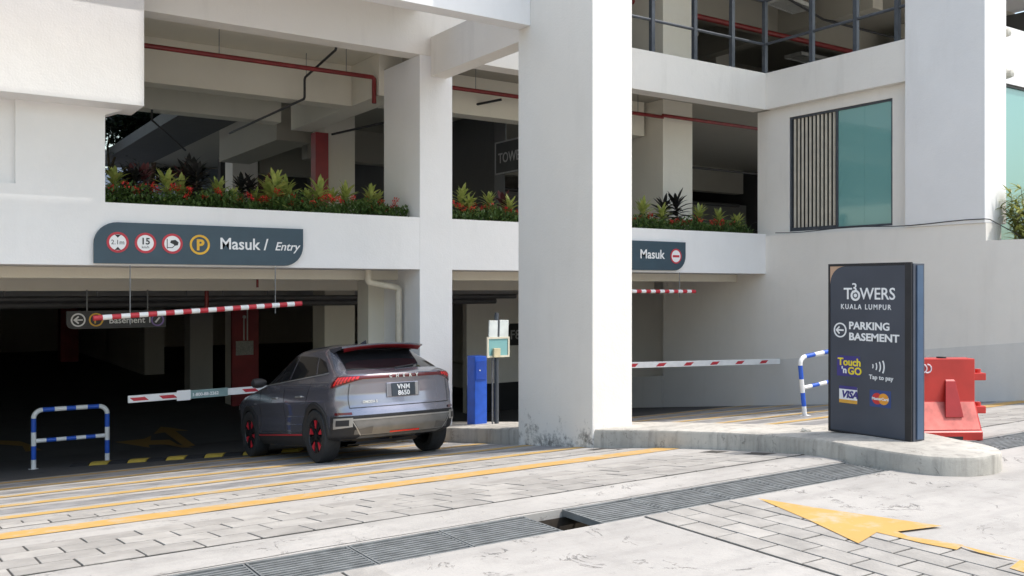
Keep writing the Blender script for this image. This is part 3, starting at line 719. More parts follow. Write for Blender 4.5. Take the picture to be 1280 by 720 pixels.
F.text('lettering', 'PARKING', .232, 1.005, .098, T0, LW, e, .003, 'LEFT', .003, sx=1.06); F.text('lettering', 'BASEMENT', .232, .90, .098, T0, LW, e, .003, 'LEFT', .003, sx=1.12)
INDIGO = plain('indigo_panel', (.045, .035, .20), .5); LYEL = plain('logo_yellow', (.78, .62, .03), .5)
F.rect('pay_panel', .10, .355, .55, .745, T0, T0+.002, INDIGO, e); F.text('lettering', 'Touch', .112, .655, .098, T0+.0022, LYEL, e, .003, 'LEFT', .003); F.text('lettering', "'n", .152, .580, .085, T0+.0022, LW, e, .003, 'LEFT', .003); F.text('lettering', 'GO', .222, .572, .098, T0+.0022, LYEL, e, .003, 'LEFT', .003)
for k in range(4): F.ring('wave', .455+.012*k, .665, .035+.026*k, .045+.027*k, T0, T0+.002, LW, e, 10, -.5, .5)
F.text('lettering', 'Tap to pay', .452, .545, .058, T0, LW, e, .003, 'LEFT', .001)
F.rect('pay_panel', .125, .325, .30, .448, T0, T0+.002, LW, e); F.rect('pay_panel', .125, .325, .425, .455, T0+.0022, T0+.003, INDIGO, e); F.rect('pay_panel', .125, .325, .292, .325, T0+.0022, T0+.003, plain('logo_gold', (.70, .36, .05), .5), e)
F.text('lettering', 'VISA', .150, .345, .092, T0+.0022, INDIGO, e, .003, 'LEFT', .004, .25)
F.rect('pay_panel', .46, .68, .29, .445, T0, T0+.002, plain('logo_blue', (.03, .06, .20), .5), e)
F.disc('logo_disc', .538, .367, .053, T0+.0022, T0+.0028, plain('logo_red', (.55, .03, .03), .5), e); F.disc('logo_disc', .606, .367, .053, T0+.003, T0+.0036, plain('logo_orange', (.75, .32, .03), .5), e)
F.text('lettering', 'MasterCard', .484, .355, .036, T0+.0038, LW, e, .002, 'LEFT', .001)

# ------------------------------------------------------------------ height bars on chains
def height_bar(p0, p1, n, wires, label):
    e = empty('height_bar', p0, label, 'height bar', 'striped height bars hung under the band')
    p0, p1 = Vector(p0), Vector(p1)
    MB().tube([p0+(p1-p0)*k/n for k in range(n+1)], .036, 12, mis=[k % 2 for k in range(n)]).build('bar', [RPAINT, WPAINT], e, smooth=True)
    for t in wires:
        q = p0+(p1-p0)*t
        MB().tube([(q.x, q.y, q.z-.12), (q.x, q.y, 1.93)], .008, 6).build('wire', STEEL, e)
height_bar((2.22, 13.38, 1.215), (5.14, 13.38, 1.385), 25, (.16, .86), 'red and white striped height bar hanging below the long entrance sign')
height_bar((10.4, 13.38, 1.56), (13.45, 13.38, 1.55), 25, (.2, .86), 'red and white striped height bar hanging over the far lane')

# ------------------------------------------------------------------ boom barriers
def boom(base, x_tip, za, zb, Y, marks, label, plate=False):
    bx, z0 = base
    e = empty('boom_barrier', (bx, Y+.25, z0), label, 'barrier', 'boom barriers across the lanes')
    MB().box(bx-.17, bx+.17, Y+.07, Y+.41, z0-.05, z0+1.02).build('housing', GOLD if plate else WPAINT, e, .015)
    MB().box(bx-.19, bx+.19, Y+.05, Y+.43, z0+1.02, z0+1.06).build('cap', BLACK, e, .008)
    MB().tube([(bx, Y-.03, za), (bx, Y+.09, za)], .05, 14).build('pivot', STEEL, e)
    m = MB(); hh = .055
    m.hexa([(x_tip, Y-.025, zb-hh), (bx+.15, Y-.025, za-hh), (bx+.15, Y+.025, za-hh), (x_tip, Y+.025, zb-hh)], [(x_tip, Y-.025, zb+hh), (bx+.15, Y-.025, za+hh), (bx+.15, Y+.025, za+hh), (x_tip, Y+.025, zb+hh)])
    arm = m.build('arm', WPAINT, e, .006)
    for t in marks:
        x = x_tip+(bx-x_tip)*t; zc = zb+(za-zb)*t; s = 1 if bx > x_tip else -1
        q = [(x-.13, zc+.022), (x+.09, zc+.026), (x+.15, zc-.026), (x-.07, zc-.03)]
        if not plate: q = [(x-.14, zc-.03), (x+.06, zc-.03), (x+.14, zc+.03), (x-.06, zc+.03)]
        MB().prism([(a, Y-.0262, b) for a, b in q], (0, -.0012, 0)).build('red_mark', RPAINT, arm)
    if plate:
        F = Frame((3.70, Y-.03, zb+.012), (1, 0, (za-zb)/(bx-x_tip)), (0, 0, 1))
        F.rect('label_plate', 0, .21, -.08, .08, .001, .004, LW, arm); F.rect('label_plate', .215, .80, -.062, .07, .001, .004, plain('teal_grey', (.20, .30, .30), .5), arm)
        F.text('lettering', '1-800-88-2262', .235, -.025, .07, .0045, LW, arm, .002, 'LEFT', .002)
    return e
boom((6.75, gz(15.2)+.02), 2.98, -.03, -.09, 15.0, (.04, .154, .50, .9), 'white boom arm with red marks and a label plate, lowered before the car', True)
boom((10.4, gz(13.2)+.02), 15.55, .205, .07, 13.0, (.1, .24, .38, .52, .66, .8, .94), 'white boom arm with red slashes lowered across the far lane')
# yellow kerb stand and post behind the car
e = empty('barrier_plinth', (6.9, 15.3, gz(15.2)), 'yellow kerb plinth with a white post seen under the car', 'kerb')
MB().hexa([(6.45, 14.6, gz(14.6)-.05), (7.2, 14.6, gz(14.6)-.05), (7.2, 16.2, gz(16.2)-.05), (6.45, 16.2, gz(16.2)-.05)], [(6.45, 14.6, gz(14.6)+.15), (7.2, 14.6, gz(14.6)+.15), (7.2, 16.2, gz(16.2)+.15), (6.45, 16.2, gz(16.2)+.15)]).build('plinth', plain('plinth_yellow', (.62, .36, .02), .6), e, .01)
MB().tube([(6.6, 14.45, gz(14.45)), (6.6, 14.45, gz(14.45)+.55)], .05, 12).build('post', WPAINT, e)
# ------------------------------------------------------------------ ticket machine, pole with panels
e = empty('ticket_machine', (8.03, 13, on_island(13)), 'tall blue ticket machine pillar standing on the island kerb', 'ticket machine')
MB().box(7.915, 8.15, 12.87, 13.12, on_island(13)-.02, on_island(13)+1.13).build('body', BPAINT, e, .012)
MB().box(7.93, 8.135, 12.855, 12.869, on_island(13)+.75, on_island(13)+1.05).build('front_panel', plain('deep_blue', (.015, .07, .40), .35), e)
MB().tube([(8.0, 12.86, on_island(13)+.9), (8.0, 12.845, on_island(13)+.9)], .012, 8).build('button', WPAINT, e)
e = empty('panel_pole', (8.1, 12.5, on_island(12.5)), 'dark pole carrying two pale framed panels between pillar and column', 'pole')
MB().tube([(8.1, 12.5, on_island(12.5)-.02), (8.1, 12.5, 1.22)], .035, 10).build('pole', DARKSTEEL, e); MB().tube([(8.02, 12.5, on_island(12.5)-.02), (8.02, 12.5, .6)], .014, 8).build('conduit', STEEL, e)
F = Frame((7.93, 12.46, .82), (1, 0, -.03), (.03, 0, 1)); PALE = plain('pale_panel', (.62, .66, .64), .35)
F.rect('panel', 0, .16, 0, .28, -.03, 0, PALE, e, .004); F.rect('panel', .20, .37, -.01, .29, -.03, 0, PALE, e, .004)
F2 = Frame((7.89, 12.45, .50), (1, 0, 0), (0, 0, 1)); TE2 = glass('pale_teal_glass', (.20, .42, .42), .1)
F2.rect('panel_glass', .03, .40, .03, .30, -.02, -.012, TE2, e)
IV = plain('ivory_frame', (.62, .58, .46), .5)
for q in ((0, .43, 0, .03), (0, .43, .30, .33), (0, .03, .031, .299), (.40, .43, .031, .299)): F2.rect('panel_frame', *q, -.03, 0, IV, e)
F2.rect('box', .10, .22, 0.005, .15, .001, .05, plain('ivory_box', (.60, .52, .33), .5), e, .004)
# ------------------------------------------------------------------ hooped railings
def railing(p, L, hgt, rz, label, tilt=0.):
    e = empty('hoop_railing', p, label, 'railing', 'blue and white hoop railings', rz); e.rotation_euler = (0, tilt, rz)
    def striped(name, pts, n, first=0, r=.038, seq=None):
        q = []; ms = []
        Ls = [0]
        for a, b in zip(pts, pts[1:]): Ls.append(Ls[-1]+(Vector(b)-Vector(a)).length)
        tot = Ls[-1]; N_ = max(n*4, 24)
        for k in range(N_+1):
            s = tot*k/N_; j = 0
            while j < len(Ls)-2 and s > Ls[j+1]: j += 1
            t = (s-Ls[j])/max(1e-6, Ls[j+1]-Ls[j]); q.append(Vector(pts[j])*(1-t)+Vector(pts[j+1])*t)
            if k < N_: ms.append((int((k+.5)/N_*n)+first) % 2)
        MB().tube(q, r, 12, mis=ms).build(name, [BPAINT, WPAINT], e, smooth=True, local=True)
    R_ = .13
    arcl = [(R_-R_*math.cos(a*PI/12), 0, hgt-R_+R_*math.sin(a*PI/12)) for a in range(7)]
    arcr = [(L-R_+R_*math.sin(a*PI/12), 0, hgt-R_+R_*math.cos(a*PI/12)) for a in range(7)]
    striped('post', [(0, 0, -.06), (0, 0, hgt-R_)], 4, 1); striped('post', [(L, 0, -.06), (L, 0, hgt-R_)], 4, 1)
    MB().tube(arcl, .038, 12).build('bend', WPAINT, e, smooth=True, local=True); MB().tube(arcr, .038, 12).build('bend', WPAINT, e, smooth=True, local=True)
    striped('rail', [(R_, 0, hgt), (L-R_, 0, hgt)], 5, 0); striped('rail', [(.035, 0, hgt*.48), (L-.035, 0, hgt*.48)], 7, 1, .034)
    for xx in (0, L): MB().box(xx-.07, xx+.07, -.07, .07, 0, .008).build('foot', WPAINT, e, local=True)
p = G(42, 587); p2 = G(134, 578)
railing((p.x, p.y, gz(p.y)), (p2-p).length, .95, math.atan2((p2-p).y, (p2-p).x), 'blue and white hoop railing at the dark garage mouth beside the speed hump')
p = G(1006, 520); railing((p.x, p.y, gz(p.y)), 1.25, .98, math.radians(-6), 'leaning white and blue hoop railing half hidden behind the parking totem', math.radians(-7))
# ------------------------------------------------------------------ speed hump of separate rubber pieces
a, b = G(92, 583), G(330, 567); d = (b-a); n = 12
e = empty('speed_hump', (a.x, a.y, gz(a.y)), 'black and yellow segmented speed hump across the garage mouth', 'speed hump')
hb = plain('rubber_black', (.02, .02, .022), .7); hy = plain('hump_yellow', (.50, .36, .06), .7)
for k in range(n):
    u = d.normalized(); nrm = Vector((-u.y, u.x)); s0 = d.length/10*k+.01; s1 = d.length/10*(k+1)-.01
    m = MB(); pr = [(-.17, 0), (-.12, .035), (-.05, .052), (.05, .052), (.12, .035), (.17, 0)]
    A = [(a.x+u.x*s0+nrm.x*t, a.y+u.y*s0+nrm.y*t, gz(a.y+u.y*s0+nrm.y*t)+zz+.005) for t, zz in pr]; Bq = [(a.x+u.x*s1+nrm.x*t, a.y+u.y*s1+nrm.y*t, gz(a.y+u.y*s1+nrm.y*t)+zz+.005) for t, zz in pr]
    m.add(A+Bq, [(i, i+1, i+7, i+6) for i in range(5)]+[(0, 1, 2, 3, 4, 5), (6, 7, 8, 9, 10, 11), (0, 5, 11, 6)]).build('segment', hy if k % 2 else hb, e)
# ------------------------------------------------------------------ red plastic water barrier
RB = plain('red_plastic', (.52, .035, .025), .42, 0, .15, 3.); RBD = plain('pale_red_plastic', (.62, .16, .13), .6, 0, .45, 5.)
p = G(1190, 546); e = empty('water_barrier', (p.x, p.y, gz(p.y)), 'red plastic water barrier with coupling lugs behind the parking totem', 'barrier', None, math.radians(-31))
L0, L1 = -.85, .20
prof2 = [(-.26, .0), (-.26, .09), (-.245, .10), (-.10, .40), (-.10, .86), (.10, .86), (.10, .40), (.245, .10), (.26, .09), (.26, 0)]
MB().add([(L0, y, z) for y, z in prof2]+[(L1, y, z) for y, z in prof2], [(i, i+1, i+11, i+10) for i in range(9)]+[tuple(range(10)), tuple(range(10, 20)), (9, 0, 10, 19)]).build('body', RB, e, .012, local=True)
MB().add([(L0+.02, -.244, .115), (L1-.02, -.244, .115), (L1-.02, -.112, .395), (L0+.02, -.112, .395)], [(0, 1, 2, 3)]).build('pale_slope', RBD, e, local=True)  # sloped foot in a paler, mottled red
for xc in (-.08, -.62): MB().hexa([(xc-.10, -.205, .24), (xc+.10, -.205, .24), (xc+.07, -.11, .24), (xc-.07, -.11, .24)], [(xc-.055, -.12, .62), (xc+.055, -.12, .62), (xc+.05, -.098, .64), (xc-.05, -.098, .64)]).build('buttress', plain('deep_red_plastic', (.36, .02, .02), .5), e, .006, local=True)
for zz in (.26, .62):
    MB().box(L1-.01, L1+.15, -.06, .06, zz, zz+.08).build('lug', RB, e, .01, local=True); MB().tube([(L1+.09, 0, zz+.08), (L1+.09, 0, zz+.12)], .03, 10).build('pin', RB, e, local=True)
MB().box(-.20, -.02, -.262, -.2, .0, .045).build('fork_slot', BLACK, e, local=True)
MB().tube([(-.12, 0, .855), (-.12, 0, .875)], .05, 14).build('filler_cap', BLACK, e, local=True)
WF = plain('sticker_white', (.7, .62, .66), .5)
for k in range(3):
    m = MB(); q = [(-.43+.05*k+.045*math.sin(t), -.104, .755+.045*math.cos(t)) for t in [j*.35 for j in range(14-k)]]
    m.tube(q, .008, 6).build('sticker_mark', WF, e, local=True)
MB().box(-.47, -.40, -.1025, -.1, .71, .79).build('sticker', plain('sticker_navy', (.05, .05, .12), .5), e, local=True)
# a loose stone on the kerb
p = ray(1008, 531); t = 10.4
st = bmesh.new(); bmesh.ops.create_icosphere(st, subdivisions=2, radius=.06)
for v in st.verts: v.co *= random.uniform(.8, 1.15); v.co.z *= .5
me = bpy.data.meshes.new('stone'); st.to_mesh(me); st.free()
o = link_mesh('stone', me, KERB); o.location = (7.98, 6.32, on_island(6.32)+.012); tag(o, 'small grey stone lying on the island kerb left of the totem', 'stone')

# ------------------------------------------------------------------ the car: horizontal slices of the body, glass and trim laid on its surface
PAINT = plain('grey_car_paint', (.27, .265, .31), .22, .68, .06, 3., 0, 1.)
CGLASS = glass('car_glass', (.012, .013, .015), .04); TRIM = plain('black_trim', (.02, .02, .022), .55)
SILV = plain('silver_trim', (.42, .41, .39), .35, .6); CHROME = plain('chrome_letters', (.75, .75, .76), .2, .7)
LENS = plain('tail_lens', (.75, .02, .02), .15, 0, .25, 60., 0, .8); LENSD = plain('dark_red_lens', (.11, .006, .010), .12, 0, .1, 8., 0, .8)
ACC = plain('red_accent', (.55, .02, .035), .35); TYRE = plain('tyre_rubber', (.022, .022, .023), .75, 0, .2, 20.); RIM = plain('black_rim', (.025, .025, .027), .3, .4)
def tab(T):
    def f(z):
        if z <= T[0][0]: return T[0][1]
        for (a, p), (b, q) in zip(T, T[1:]):
            if z <= b: return p+(q-p)*(z-a)/(b-a)
        return T[-1][1]
    return f
W_ = tab([(.20, .80), (.26, .86), (.36, .895), (.5, .90), (.62, .893), (.72, .905), (.80, .915), (.88, .905), (.97, .89), (1.05, .865), (1.10, .82), (1.14, .785), (1.27, .715), (1.40, .645), (1.47, .60), (1.52, .53), (1.56, .40), (1.585, .22), (1.592, .05)])
XR0 = tab([(.20, .62), (.25, .50), (.30, .25), (.34, .09), (.45, .02), (.58, .0), (.64, .012), (.72, .035), (.86, .048), (1.0, .032), (1.075, .012), (1.115, .03), (1.15, .13), (1.175, .20), (1.29, .42), (1.40, .66), (1.47, .80), (1.52, 1.0), (1.56, 1.25), (1.585, 1.55), (1.592, 1.8)])
XF1 = tab([(.20, 4.15), (.3, 4.32), (.45, 4.39), (.65, 4.40), (.78, 4.36), (.86, 4.25), (.92, 4.05), (.97, 3.75), (1.02, 3.4), (1.06, 3.15), (1.10, 3.06), (1.25, 2.82), (1.40, 2.55), (1.47, 2.42), (1.52, 2.28), (1.56, 2.15), (1.585, 2.05), (1.592, 1.95)])
NE = 3.0
RRT = tab([(.2, .5), (1.0, .5), (1.10, .42), (1.45, .4), (1.592, .1)])
def bow(x): return 1-.035*((x-2.2)/2.2)**2
def rear_pt(th, z, off=0.):
    """point round the tail: th is the angle from the middle, + to the left"""
    t = math.radians(abs(th)); rr = RRT(z); w_ = W_(z)
    x = XR0(z)+rr*(1-math.cos(t)**(2/NE)); y = w_*math.sin(t)**(2/NE)
    y *= bow(x)
    nx, ny = -math.cos(t)**(2-2/NE)/rr, math.sin(t)**(2-2/NE)/max(w_, .05)
    l = math.hypot(nx, ny) or 1
    x += nx/l*off; y += ny/l*off
    return Vector((x, y if th >= 0 else -y, z))
def rear_x(y, z):
    q = min(.999, abs(y)/(W_(z)*.985)); return XR0(z)+RRT(z)*(1-(1-q**NE)**(1/NE))
def side_y(x, z):
    w_ = W_(z); rr = RRT(z); a, b = XR0(z)+rr, XF1(z)-rr*1.1; k = 1.
    if x < a: k = max(0, 1-((a-x)/rr)**NE)**(1/NE)
    elif x > b: k = max(0, 1-min(1, (x-b)/(rr*1.1))**NE)**(1/NE)
    return w_*k*bow(x)
def outline(z):
    pts = [rear_pt(th, z) for th in [0, 8, 16, 25, 34, 43, 51, 58, 64, 70, 76, 82, 87]]
    rr = RRT(z); a, b = XR0(z)+rr, XF1(z)-rr*1.1
    for k in range(61): x = a+(b-a)*k/60; pts.append(Vector((x, side_y(x, z), z)))
    for k in range(1, 14):
        t = (k/13.)*PI/2; x = b+rr*1.1*math.sin(t)**(2/NE); pts.append(Vector((x, W_(z)*math.cos(t)**(2/NE)*bow(x) if k < 13 else 0., z)))
    return pts
CAR = empty('car', (0, 0, 0), 'dark grey crossover car with red wheel accents entering the garage', 'car')
AXR, AXF, WR = .87, 3.50, .352
zs = [.20+.02*k for k in range(45)]+[1.09+.02*k for k in range(21)]+[1.50, 1.51, 1.52, 1.53, 1.54, 1.55, 1.56, 1.567, 1.574, 1.58, 1.585, 1.589, 1.592]
m = MB(); rows = []
for z in zs:
    o = outline(z); full = o+[Vector((p.x, -p.y, p.z)) for p in o[-2:0:-1]]; rows.append(full)
nn = len(rows[0]); m.v = [tuple(p) for r_ in rows for p in r_]
for j in range(len(rows)-1):
    for i in range(nn):
        q = (j*nn+i, j*nn+(i+1) % nn, (j+1)*nn+(i+1) % nn, (j+1)*nn+i)
        c = sum((Vector(m.v[k]) for k in q), Vector())/4
        if abs(c.y) > .5 and any((c.x-ax)**2+(c.z-WR)**2 < .405**2 for ax in (AXR, AXF)): continue
        m.f.append(q); m.mi.append(0)
m.f.append(tuple((len(rows)-1)*nn+i for i in range(nn))); m.mi.append(0)
m.f.append(tuple(range(nn))[::-1]); m.mi.append(0)
body = m.build('body', PAINT, CAR, smooth=True, local=True)
def sgrid(name, P, nu, nv, mat, parent=CAR, thick=True):
    """surface from P(u, v), 0..1"""
    mm = MB(); mm.add([P(i/nu, j/nv) for j in range(nv+1) for i in range(nu+1)], [(j*(nu+1)+i, j*(nu+1)+i+1, (j+1)*(nu+1)+i+1, (j+1)*(nu+1)+i) for j in range(nv) for i in range(nu)])
    return mm.build(name, mat, parent, smooth=True, local=True)
def side_patch(name, c, mat, s, off=.004, nu=12, nv=6, parent=CAR):
    def P(u, v):
        x = (c[0][0]*(1-u)+c[1][0]*u)*(1-v)+(c[3][0]*(1-u)+c[2][0]*u)*v; z = (c[0][1]*(1-u)+c[1][1]*u)*(1-v)+(c[3][1]*(1-u)+c[2][1]*u)*v
        return (x, s*(side_y(x, z)+off), z)
    return sgrid(name, P, nu, nv, mat, parent)
def tail_patch(name, t0, t1, zb, zt, mat, off=.006, nu=24, nv=5, parent=CAR):
    zb_ = zb if callable(zb) else (lambda u: zb); zt_ = zt if callable(zt) else (lambda u: zt)
    return sgrid(name, lambda u, v: rear_pt(t0+(t1-t0)*u, zb_(u)*(1-v)+zt_(u)*v, off), nu, nv, mat, parent)
for s in (1, -1):
    side_patch('side_window', [(1.98, 1.10), (2.84, 1.085), (2.46, 1.44), (2.0, 1.46)], CGLASS, s)
    side_patch('side_window', [(1.04, 1.145), (1.93, 1.105), (1.95, 1.458), (1.24, 1.40)], CGLASS, s)
    side_patch('quarter_window', [(.68, 1.185), (1.0, 1.15), (1.20, 1.395), (.90, 1.32)], CGLASS, s, .004, 8, 6)
    side_patch('belt_trim', [(.62, 1.15), (2.9, 1.06), (2.9, 1.075), (.62, 1.17)], SILV if s == 1 else SILV, s, .008, 30, 1)
    for xx in (1.95, 2.95): side_patch('door_seam', [(xx-.005, .40), (xx+.005, .40), (xx+.005, 1.02), (xx-.005, 1.02)], TRIM, s, .002, 1, 16)
    side_patch('door_seam', [(1.20, .62), (1.21, .62), (1.03, 1.06), (1.02, 1.06)], TRIM, s, .002, 1, 12)
    side_patch('door_seam', [(1.2, .395), (2.95, .395), (2.95, .403), (1.2, .403)], TRIM, s, .002, 20, 1)
    for xx in (1.36, 2.28):
        mm = MB(); mm.box(xx-.10, xx+.10, s*(side_y(xx, .88)-.01) if s > 0 else s*(side_y(xx, .88)+.028), s*(side_y(xx, .88)+.028) if s > 0 else s*(side_y(xx, .88)-.01), .868, .892); mm.build('door_handle', SILV, CAR, .008, local=True)
    side_patch('sill_cladding', [(AXR+.38, .205), (AXF-.38, .205), (AXF-.38, .37), (AXR+.38, .37)], TRIM, s, .008, 30, 5)
    side_patch('red_sill_line', [(AXR+.42, .355), (AXF-.42, .335), (AXF-.42, .352), (AXR+.42, .375)], ACC, s, .014, 30, 1)
    side_patch('fender_badge', [(3.06, .80), (3.2, .805), (3.2, .82), (3.06, .815)], CHROME, s, .006, 4, 1)
    for ax in (AXR, AXF):
        def P(u, v, ax=ax, s=s):
            al = math.radians(-14+208*u); r_ = .362+.085*v; x = ax+r_*math.cos(al); z = max(.20, WR+r_*math.sin(al))
            return (x, s*(side_y(x, z)+(.020 if .05 < v < .95 else .004)), z)
        sgrid('arch_trim', P, 40, 4, TRIM)
        mm = MB()
        for k in range(18):
            a0, a1 = PI*k/18, PI*(k+1)/18
            mm.add([(ax+.41*math.cos(t), s*yy, WR+.41*math.sin(t)) for t in (a0, a1) for yy in (.50, .86)], [(0, 1, 3, 2)]); mm.add([(ax, s*.5, WR), (ax+.41*math.cos(a0), s*.5, WR+.41*math.sin(a0)), (ax+.41*math.cos(a1), s*.5, WR+.41*math.sin(a1))], [(0, 1, 2)])
        mm.build('wheel_well', BLACK, CAR, local=True)
    # mirror
    mm = MB(); mm.lathe([(0, -.12), (.05, -.11), (.082, -.05), (.088, .02), (.075, .08), (.03, .105), (0, .11)], 16, 'y', (0, 0, 0))
    mm.v = [(2.82+p[0]*.9, s*(.96+p[1]), 1.12+p[2]*.85) for p in mm.v]; mm.build('mirror', TRIM, CAR, smooth=True, local=True)
    # tail lamp, wraps round the corner
    t0, t1 = (33, 79) if s > 0 else (-33, -79)
    lamp = tail_patch('tail_light', t0, t1, lambda u: 1.05-.085*min(1, u*1.25), lambda u: 1.098+.006*u, LENSD, .010, 26, 5)
    for k in range(7):
        ta = t0+(t1-t0)*(.12+.115*k); tail_patch('light_bar', ta, ta+(t1-t0)*.085, lambda u, k=k: 1.062-.08*min(1, (.12+.115*k)*1.25)+.006, lambda u: 1.09, LENS, .013, 3, 3, lamp)
    tail_patch('reflector', s*46, s*74, .615, .645, LENSD, .012)
    bez = tail_patch('exhaust_trim', s*45, s*76, lambda u: .44+.02*(1-u), lambda u: .575, SILV, .020, 14, 4); tail_patch('exhaust_slot', s*50, s*71, .475, .55, BLACK, .024, 10, 3, bez)
tail_patch('light_strip', -33, 33, 1.052, 1.094, LENSD, .009)
tail_patch('bumper_cladding', -84, 84, .30, .42, TRIM, .008, 50, 6)
tail_patch('bumper_step', -84, 84, .42, lambda u: .60, TRIM, .006, 50, 4)
sgrid('skid_plate', lambda u, v: rear_pt((-44+88*u)*(.74+.26*v), .345+.19*v, .016), 40, 6, plain('skid_silver', (.24, .235, .225), .35, .55)); sgrid('skid_frame', lambda u, v: rear_pt(-46+92*u, .538+.02*v, .022), 40, 1, SILV)
for s in (1, -1): sgrid('skid_frame', lambda u, v, s=s: rear_pt(s*(33+12*v+1.6*u), .345+.195*v, .021), 1, 8, SILV)
tail_patch('skid_slot', -38, 38, .555, .575, TRIM, .020); tail_patch('lower_silver_bar', -34, 34, .30, .338, SILV, .022, 30, 3)
tail_patch('skid_recess', 22, 42, lambda u: .36, lambda u: .42+.03*(1-u), plain('dark_silver', (.16, .155, .15), .4, .4), .019, 10, 3); tail_patch('skid_recess', -22, -42, lambda u: .36, lambda u: .42+.03*(1-u), plain('dark_silver', (.16, .155, .15), .4, .4), .019, 10, 3)
tail_patch('fog_light', -7, 7, .352, .372, LENS, .024, 8, 2)
for s in (1, -1): tail_patch('tailgate_seam', s*47, s*48, .70, 1.0, TRIM, .003, 2, 10)
tail_patch('tailgate_seam', -48, 48, .692, .702, TRIM, .003, 30, 1)
# tailgate crease panel
def rear_yz(name, c, mat, off=.005, nu=14, nv=8, parent=CAR):
    def P(u, v):
        y = (c[0][0]*(1-u)+c[1][0]*u)*(1-v)+(c[3][0]*(1-u)+c[2][0]*u)*v; z = (c[0][1]*(1-u)+c[1][1]*u)*(1-v)+(c[3][1]*(1-u)+c[2][1]*u)*v
        return (rear_x(y, z)-off, y, z)
    return sgrid(name, P, nu, nv, mat, parent)
rw_ = rear_yz('rear_window', [(.65, 1.178), (-.65, 1.178), (-.54, 1.45), (.54, 1.45)], CGLASS, .006)
MB().tube([(rear_x(0, 1.18)-.02, .02, 1.18), (rear_x(-.25, 1.21)-.02, -.28, 1.21)], .012, 8).build('wiper', TRIM, CAR, local=True)
F = Frame((.030, 0, 0), (0, -1, 0), (0, 0, 1))
pr = F.rect('plate_recess', -.24, .23, .80, .99, -.06, .004, PAINT, CAR, .012); F.rect('number_plate', -.17, .17, .81, .98, .005, .014, plain('plate_black', (.03, .04, .055), .35), CAR, .003)
F.text('lettering', 'VNM', 0, .901, .085, .0145, LW, CAR, .002, 'CENTER', .002); F.text('lettering', '8650', 0, .822, .085, .0145, LW, CAR, .002, 'CENTER', .002)
F3 = Frame((-.004, 0, 0), (0, -1, 0), (0, 0, 1))
for k, ch in enumerate('CHERY'): F3.text('lettering', ch, -.19+.095*k, 1.054, .055, .0, CHROME, CAR, .006, 'CENTER', .002)
F4 = Frame((.052, 0, 0), (0, -1, 0), (0, 0, 1)); F4.text('lettering', 'OMODA 5', -.58, .75, .045, .012, CHROME, CAR, .004, 'LEFT', .001)
# roof spoiler with a red lower lip
def spoiler(name, mat, xa, xb, za, zb, zc, dz, wid):
    mm = MB(); n_ = 20; vs = []
    for k in range(n_+1):
        y = -wid+2*wid*k/n_; q = abs(y/wid); c_ = .10*q**3; dn = .03*q*q
        vs += [(xa+c_, y, za-dn), (xb, y*.96, zb-dn), (xb, y*.96, zc-dn*1.5), (xa+c_+.012, y, za-dz-dn)]
    mm.add(vs, [(k*4+i, k*4+(i+1) % 4, k*4+4+(i+1) % 4, k*4+4+i) for k in range(n_) for i in range(4)]+[(0, 1, 2, 3), (n_*4, n_*4+1, n_*4+2, n_*4+3)])
    return mm.build(name, mat, CAR, smooth=True, local=True)
spoiler('spoiler', PAINT, .44, 1.02, 1.525, 1.53, 1.46, .022, .60); spoiler('spoiler_lip', plain('spoiler_red', (.20, .010, .015), .3), .443, .60, 1.504, 1.49, 1.47, .012, .575)
mm = MB(); mm.add([(1.05, 0, 1.535), (1.24, .02, 1.565), (1.24, -.02, 1.565), (1.08, 0, 1.61)], [(0, 1, 3), (0, 3, 2), (1, 2, 3), (0, 2, 1)]); mm.build('antenna_fin', PAINT, CAR, local=True)
mm = MB().box(1.0, 4.0, -.60, .60, .19, .30); mm.build('underbody', BLACK, CAR, local=True)
mm = MB(); mm.tube([(.55, -.35, .30), (.55, .35, .30)], .06, 12); mm.build('silencer', STEEL, CAR, local=True)
# headlamps and grille, out of sight from behind
for s in (1, -1): side_patch('head_light', [(4.0, .74), (4.32, .70), (4.28, .78), (4.0, .82)], WPAINT, s, .006, 6, 3)
MB().box(4.33, 4.405, -.5, .5, .40, .62).build('grille', TRIM, CAR, .01, local=True)
mm = MB()
def Wp(u, v): z = 1.09+.36*v; y = (.72-.14*v)*(1-2*u); w_ = W_(z); rr = RRT(z)*1.1; q = min(.999, abs(y)/w_); return (XF1(z)-rr*(1-(1-q**NE)**(1/NE))+.006, y, z)
sgrid('windscreen', Wp, 14, 8, CGLASS)
# wheels
ty = MB().lathe([(.235, -.10), (.29, -.112), (.335, -.11), (.350, -.09), (.352, 0), (.350, .09), (.335, .11), (.29, .112), (.235, .10), (.235, -.10)], 48, 'y').mesh('tyre', 0, True); ty.materials.append(TYRE)
rm = MB(); rm.lathe([(.236, -.095), (.236, .098), (.222, .104), (.215, .09), (.21, .0), (.0, -.01)], 40, 'y')
for k in range(5):
    a = k*2*PI/5+.3
    for dd in (-.13, .13):
        ca, sa = math.cos(a+dd), math.sin(a+dd); px_, pz_ = -math.sin(a+dd), math.cos(a+dd)
        q = [(.05*ca+px_*.022, .05*sa+pz_*.022), (.218*ca+px_*.020, .218*sa+pz_*.020), (.218*ca-px_*.020, .218*sa-pz_*.020), (.05*ca-px_*.022, .05*sa-pz_*.022)]
        rm.prism([(x, .06, z) for x, z in q], (0, .035, 0))
rm.lathe([(0, .10), (.05, .098), (.055, .06)], 20, 'y')
rmm = rm.mesh('rim', 0, False); rmm.materials.append(RIM)
ac = MB()
